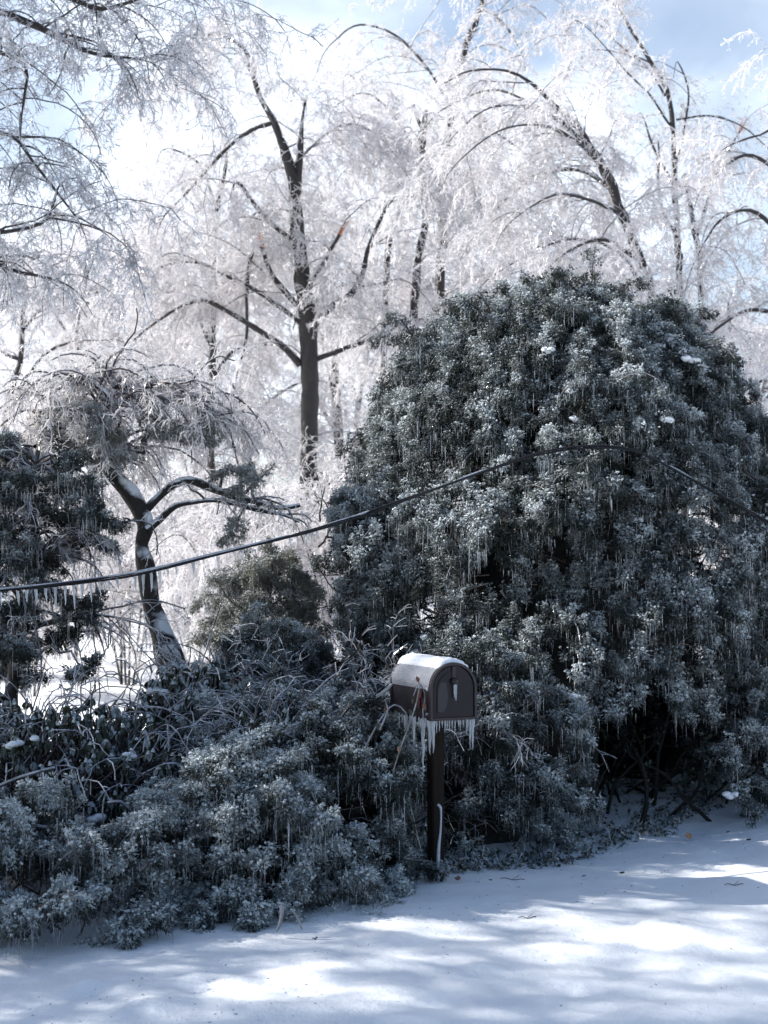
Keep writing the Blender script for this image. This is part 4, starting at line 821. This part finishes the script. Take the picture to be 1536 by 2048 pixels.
# ------------------------------------------------------------------ fallen cable over the junipers
cp = [(-260, 1196, 5, -1.5), (-100, 1188, 5, -1.3), (0, 1181, 5, -1.2), (130, 1168, 5, -1.1), (270, 1148, 5, -.95), (420, 1112, 5, -.75), (580, 1073, 5, -.5), (700, 1038, 5, -.25), (850, 985, 5, -.15), (1000, 932, 5, -.05), (1080, 907, 5, 0), (1160, 895, 5, 0), (1240, 896, 5, 0), (1300, 914, 5, 0), (1400, 968, 5, 0), (1536, 1045, 5, 0), (1700, 1140, 5, 0), (1850, 1230, 5, 0)]
cq = trace(cp, 9.25, .05); cab = thing('fallen_cable', (cq[0, 0], cq[0, 1], 0), 'black twisted utility cable draped over the juniper mound, icicles along its left part', 'cable'); co = (cq[0, 0], cq[0, 1], 0)
M_cab = plain('black_cable_sheath', (0.006, 0.006, 0.008), .4, 0, .1, .2, 40, (0.015, 0.015, 0.018), spec=.2)
u = np.arange(len(cq)) * .05
for ph in (0, math.pi):
    g = Geo(); P = cq[:, :3].copy(); P[:, 2] += .0075 * np.cos(u * 2.2 + ph); P[:, 1] += .0075 * np.sin(u * 2.2 + ph); g.tubes(P, np.full(len(P), .0066) * (1 + .06 * rgm.normal(size=len(P))), 8, 0, .5); g.build('strand', [M_cab], cab, True, co)
M_skin = plain('ice_skin_on_cable', (0.10, 0.11, 0.14), .15, 0, .9, .6, 60, (0.50, 0.54, 0.6))
for (a_, b_) in ((0, 2.35), (2.6, 2.95), (3.5, 3.7), (4.9, 5.1), (6.2, 6.9), (7.3, 8.3)):   # clear ice sleeves along the cable
    i, j = int(a_ / .05), min(len(cq), int(b_ / .05) + 1); P = cq[i:j, :3].copy(); P[:, 2] += .009
    if len(P) > 3:
        rr = .0075 * (1 + .3 * fbm(P, 12, 2, 3)); rr[0] = rr[-1] = .003; g = Geo(); g.tubes(P, rr, 8, 0, .5); g.build('ice_sleeve', [M_skin], cab, True, co)
pxs = [7, 18, 29, 44, 60, 70, 77, 84, 95, 103, 108, 112, 121, 128, 135, 150, 163, 172, 182, 190, 200, 215, 228, 240, 262, 274, 281, 286, 292, 300, 306, 313, 340, 360, 378, 392, 440, 470, 486, 500, 582, 600, 606, 618, 625, 632, 1000, 1010, -15, -30, -48, -60]
for px in pxs:
    i = int(np.argmin(np.abs(cq[:, 0] / cq[:, 1] * F + 768 - px))); l = rgm.uniform(.05, .14) * (.6 if px > 400 else 1) * (.5 if 200 < px < 262 else 1)
    icicle(cq[i, :3] - [0, 0, .012], l, rgm.uniform(.006, .0095), cab, lean=rgm.uniform(0, .012), org=co)

# ------------------------------------------------------------------ loose stems, leaves and twigs
def loose(name, label, cat, pts, Y, m, sides=6, group=None, fr=1.2, wob=.01):
    q = trace(pts, Y, .03, wob, len(label)); g = Geo(); g.tubes(q[:, :3], q[:, 3], sides, 0, fr, cap=True); o = g.build(name, [m], None, False)
    return tag(o, label, cat, group)
loose('bent_stem', 'bare iced stem hanging straight down to the snow below the front centre juniper', 'stem', [(566, 1805, 8), (566, 1825, 9), (560, 1850, 7), (555, 1862, 4)], 6.95, M_stem)
loose('bent_stem', 'short bent iced stem touching the snow right of the longer hanging one', 'stem', [(580, 1818, 6), (592, 1830, 6), (600, 1850, 5), (604, 1858, 3)], 6.98, M_stem)
loose('bent_stem', 'iced stem curling in a hook above the middle of the shrubs', 'stem', [(510, 1555, 7), (535, 1565, 8), (560, 1560, 7), (600, 1545, 6), (640, 1550, 5)], 8.0, M_stem)
loose('bent_stem', 'iced stem bent in an upright hoop left of the mailbox', 'stem', [(628, 1470, 6), (632, 1448, 7), (650, 1440, 7), (666, 1452, 6), (655, 1475, 5), (645, 1500, 5)], 8.15, M_stem)
loose('bent_stem', 'thick iced stem arching over the left edge of the broadleaf shrub', 'stem', [(-10, 1575, 9), (40, 1555, 9), (90, 1540, 7), (110, 1536, 5)], 7.95, M_stem)
loose('bent_stem', 'long iced stem lying level along the top of the front left juniper', 'stem', [(-10, 1660, 9), (50, 1652, 9), (110, 1654, 8), (150, 1640, 5)], 7.3, M_stem)
loose('bent_stem', 'forked brown iced stem curving between the front junipers', 'stem', [(215, 1605, 7), (240, 1603, 8), (262, 1620, 8), (290, 1628, 6), (320, 1650, 5)], 7.7, M_stem)
for (px, py, sc, m_, lab) in [(736, 1770, .05, M_brown, 'red-brown dead leaf at the shrub edge left of the mailbox post'), (1380, 1682, .075, M_tan, 'tan curled dead leaf on the snow, largest of the loose leaves'), (1495, 1690, .03, M_leaf, 'small green leaf alone on open snow at the right'),
                           (1453, 1668, .03, M_brown, 'dark leaf scrap on the snow just right of the ground cover'), (1163, 1765, .035, M_leaf, 'dark curled leaf on the snow below the middle of the mound'), (916, 1783, .045, M_brown, 'brown leaf clump on snow right of the mailbox post'),
                           (982, 1782, .03, M_brown, 'small brown leaf at the snow edge, farther right of the mailbox post'), (1242, 1760, .03, M_leaf, 'tiny leaf fragment on the snow below the cave in the mound'), (1510, 1612, .04, M_brown, 'dark leaf on a stalk at the right edge of the snow')]:
    p = ground_at(px, py); p[2] = gz(p[0], p[1]) + .012; a_ = rgm.uniform(0, 6.28); g = Geo(); c = np.repeat(p[None], 2, 0); dd = unit(np.array([[math.cos(a_), math.sin(a_) * .5, .25], [math.cos(a_ + .9), math.sin(a_ + .9), .5]]))
    leaves(g, c, dd, np.array([[-math.sin(a_), math.cos(a_), .3]] * 2), np.array([sc, sc * .7]), np.array([sc * .28] * 2), np.array([.15, .1]))
    tag(g.build('fallen_leaf', [m_], None), lab, 'dead leaf', 'dead leaves scattered on the snow')
for (px, py, l, a_, lab) in [(1468, 1778, .11, .1, 'thin forked twig lying on the snow at the far right'), (1055, 1846, .09, .1, 'short dark twig lying on the snow in the foreground centre'), (1025, 1773, .14, -.25, 'long fine twig on the snow below the mound'), (805, 1808, .05, .2, 'tiny twig on the snow below the mailbox'),
                         (630, 1889, .03, .6, 'speck of twig on the snow in the lower left centre')]:
    p = ground_at(px, py); z = gz(p[0], p[1]) + .006; g = Geo(); q = np.array([[p[0] + l * (k - .5) * math.cos(a_), p[1] + l * (k - .5) * math.sin(a_) + .006 * math.sin(k * 7), z + .004 * math.sin(k * 9), .0022] for k in np.linspace(0, 1, 7)])
    g.tubes(q[:, :3], q[:, 3], 5, 0, 0.1)
    q2 = np.array([[q[3, 0] + l * .3 * k, q[3, 1] + l * .35 * k, z + .01 * k, .0015] for k in (0, .5, 1)]); g.tubes(q2[:, :3], q2[:, 3], 5, 0, .1)
    tag(g.build('fallen_twig', [M_bark], None), lab, 'twig', 'twigs scattered on the snow')
# ground cover along the edge of the snow
g = Geo(); rg = np.random.default_rng(55); C = []
edge = [(700, 1790), (800, 1778), (880, 1765), (960, 1752), (1060, 1738), (1150, 1725), (1230, 1700), (1290, 1680), (1340, 1660), (1390, 1632), (1440, 1608)]
for k in range(560):
    t = rg.uniform(0, len(edge) - 1.001); i = int(t); f = t - i; px = edge[i][0] * (1 - f) + edge[i + 1][0] * f; py = edge[i][1] * (1 - f) + edge[i + 1][1] * f
    p = ground_at(px + rg.normal() * 8, py - abs(rg.normal()) * (14 if px < 1150 else 34) + 4); C.append(p)
C = np.array(C); C[:, 2] = ground_z(C[:, 0], C[:, 1]); n = len(C); az = rg.uniform(0, 6.28, n); P, Rr = grow(C - [0, 0, .01], np.stack([np.cos(az) * .8, np.sin(az) * .8, np.full(n, 1.)], -1), rg.uniform(.04, .13, n), np.full(n, .003), np.full(n, .003), 4, .25, .2, rg)
g.tubes(P, Rr, 4, 1, 1.0)
s, d = kids(P, 6, .3, .9, rg); m = len(s); dd = unit(d + [0, 0, -.2]); leaves(g, s, dd, unit(np.cross(dd, rg.normal(size=(m, 3)))), rg.uniform(.015, .035, m), rg.uniform(.006, .012, m), rg.uniform(.2, 1.0, m), 0)
s, d = kids(P, 5, .3, .9, rg); P2, R2 = grow(s, d, rg.uniform(.02, .06, len(s)), np.full(len(s), .003), np.full(len(s), .0015), 2, .2, .2, rg); g.tubes(P2, R2, 3, 2, .5)
tag(g.build('ground_cover', [M_leaf, M_stem, M_jice], None), 'frosted ivy-like ground cover fringing the edge of the snow below the mound', 'ground cover', kind='stuff')
# bits of ice and bark shed onto the snow
g = Geo(); rg = np.random.default_rng(91); n = 200
px = rg.uniform(-50, 1600, n); py = np.clip(1790 + rg.gamma(1.6, 60, n) - (px - 700) * .18 + (px < 700) * 90, 1600, 2080); C = np.array([ground_at(a_, b_) for a_, b_ in zip(px, py)]); C[:, 2] = ground_z(C[:, 0], C[:, 1]) + .002
d = unit(np.stack([rg.normal(size=n), rg.normal(size=n), .15 * rg.normal(size=n)], -1)); l = rg.uniform(.004, .022, n)[:, None]; r = rg.uniform(.0012, .0042, n)
g.tubes(np.stack([C - d * l / 2, C, C + d * l / 2], 1), np.stack([r * .4, r, r * .5], 1), 5, 0, .5); k = n // 16; g.tubes(np.stack([C[:k] + .03, C[:k] + .03 + d[:k] * l[:k]], 1) - [0, 0, .03], np.stack([r[:k] * .5, r[:k] * .3], 1), 4, 1, .1)
tag(g.build('ice_debris', [M_jice, M_bark], None), 'tiny slivers of ice and bark strewn over the snow', 'debris', kind='stuff')
# branches inside the hollow under the mound, stems blackened to stand for its shade
g = Geo(); rg = np.random.default_rng(66); n = 22
S = np.stack([rg.uniform(1.5, 2.7, n), rg.uniform(10.1, 11.6, n), np.zeros(n)], -1); P, Rr = grow(S, np.stack([rg.normal(size=n) * .5, rg.normal(size=n) * .4, np.ones(n)], -1), rg.uniform(.5, 1.4, n), rg.uniform(.008, .022, n), np.full(n, .005), 8, .03, .2, rg); g.tubes(P, Rr, 5, 0, .2)
s, d = kids(P, 7, .2, .9, rg); P2, R2 = grow(s, d, rg.uniform(.1, .4, len(s)), np.full(len(s), .004), np.full(len(s), .002), 4, .08, .25, rg); g.tubes(P2, R2, 3, 0, .3)
s, d = kids(P2, 3, .2, .9, rg); m = len(s); dd = unit(d); leaves(g, s, dd, unit(np.cross(dd, rg.normal(size=(m, 3)))), rg.uniform(.02, .05, m), rg.uniform(.006, .014, m), rg.uniform(0, .6, m), 1)
[print('LONG', len(o['label'].split()), o['label']) for o in bpy.data.objects if 'label' in o and len(o['label'].split()) > 16]
tag(g.build('understory_brush', [M_inner, M_leaf], None), 'dark tangle of dead stems and ivy in the hollow under the mound', 'brush', kind='stuff')
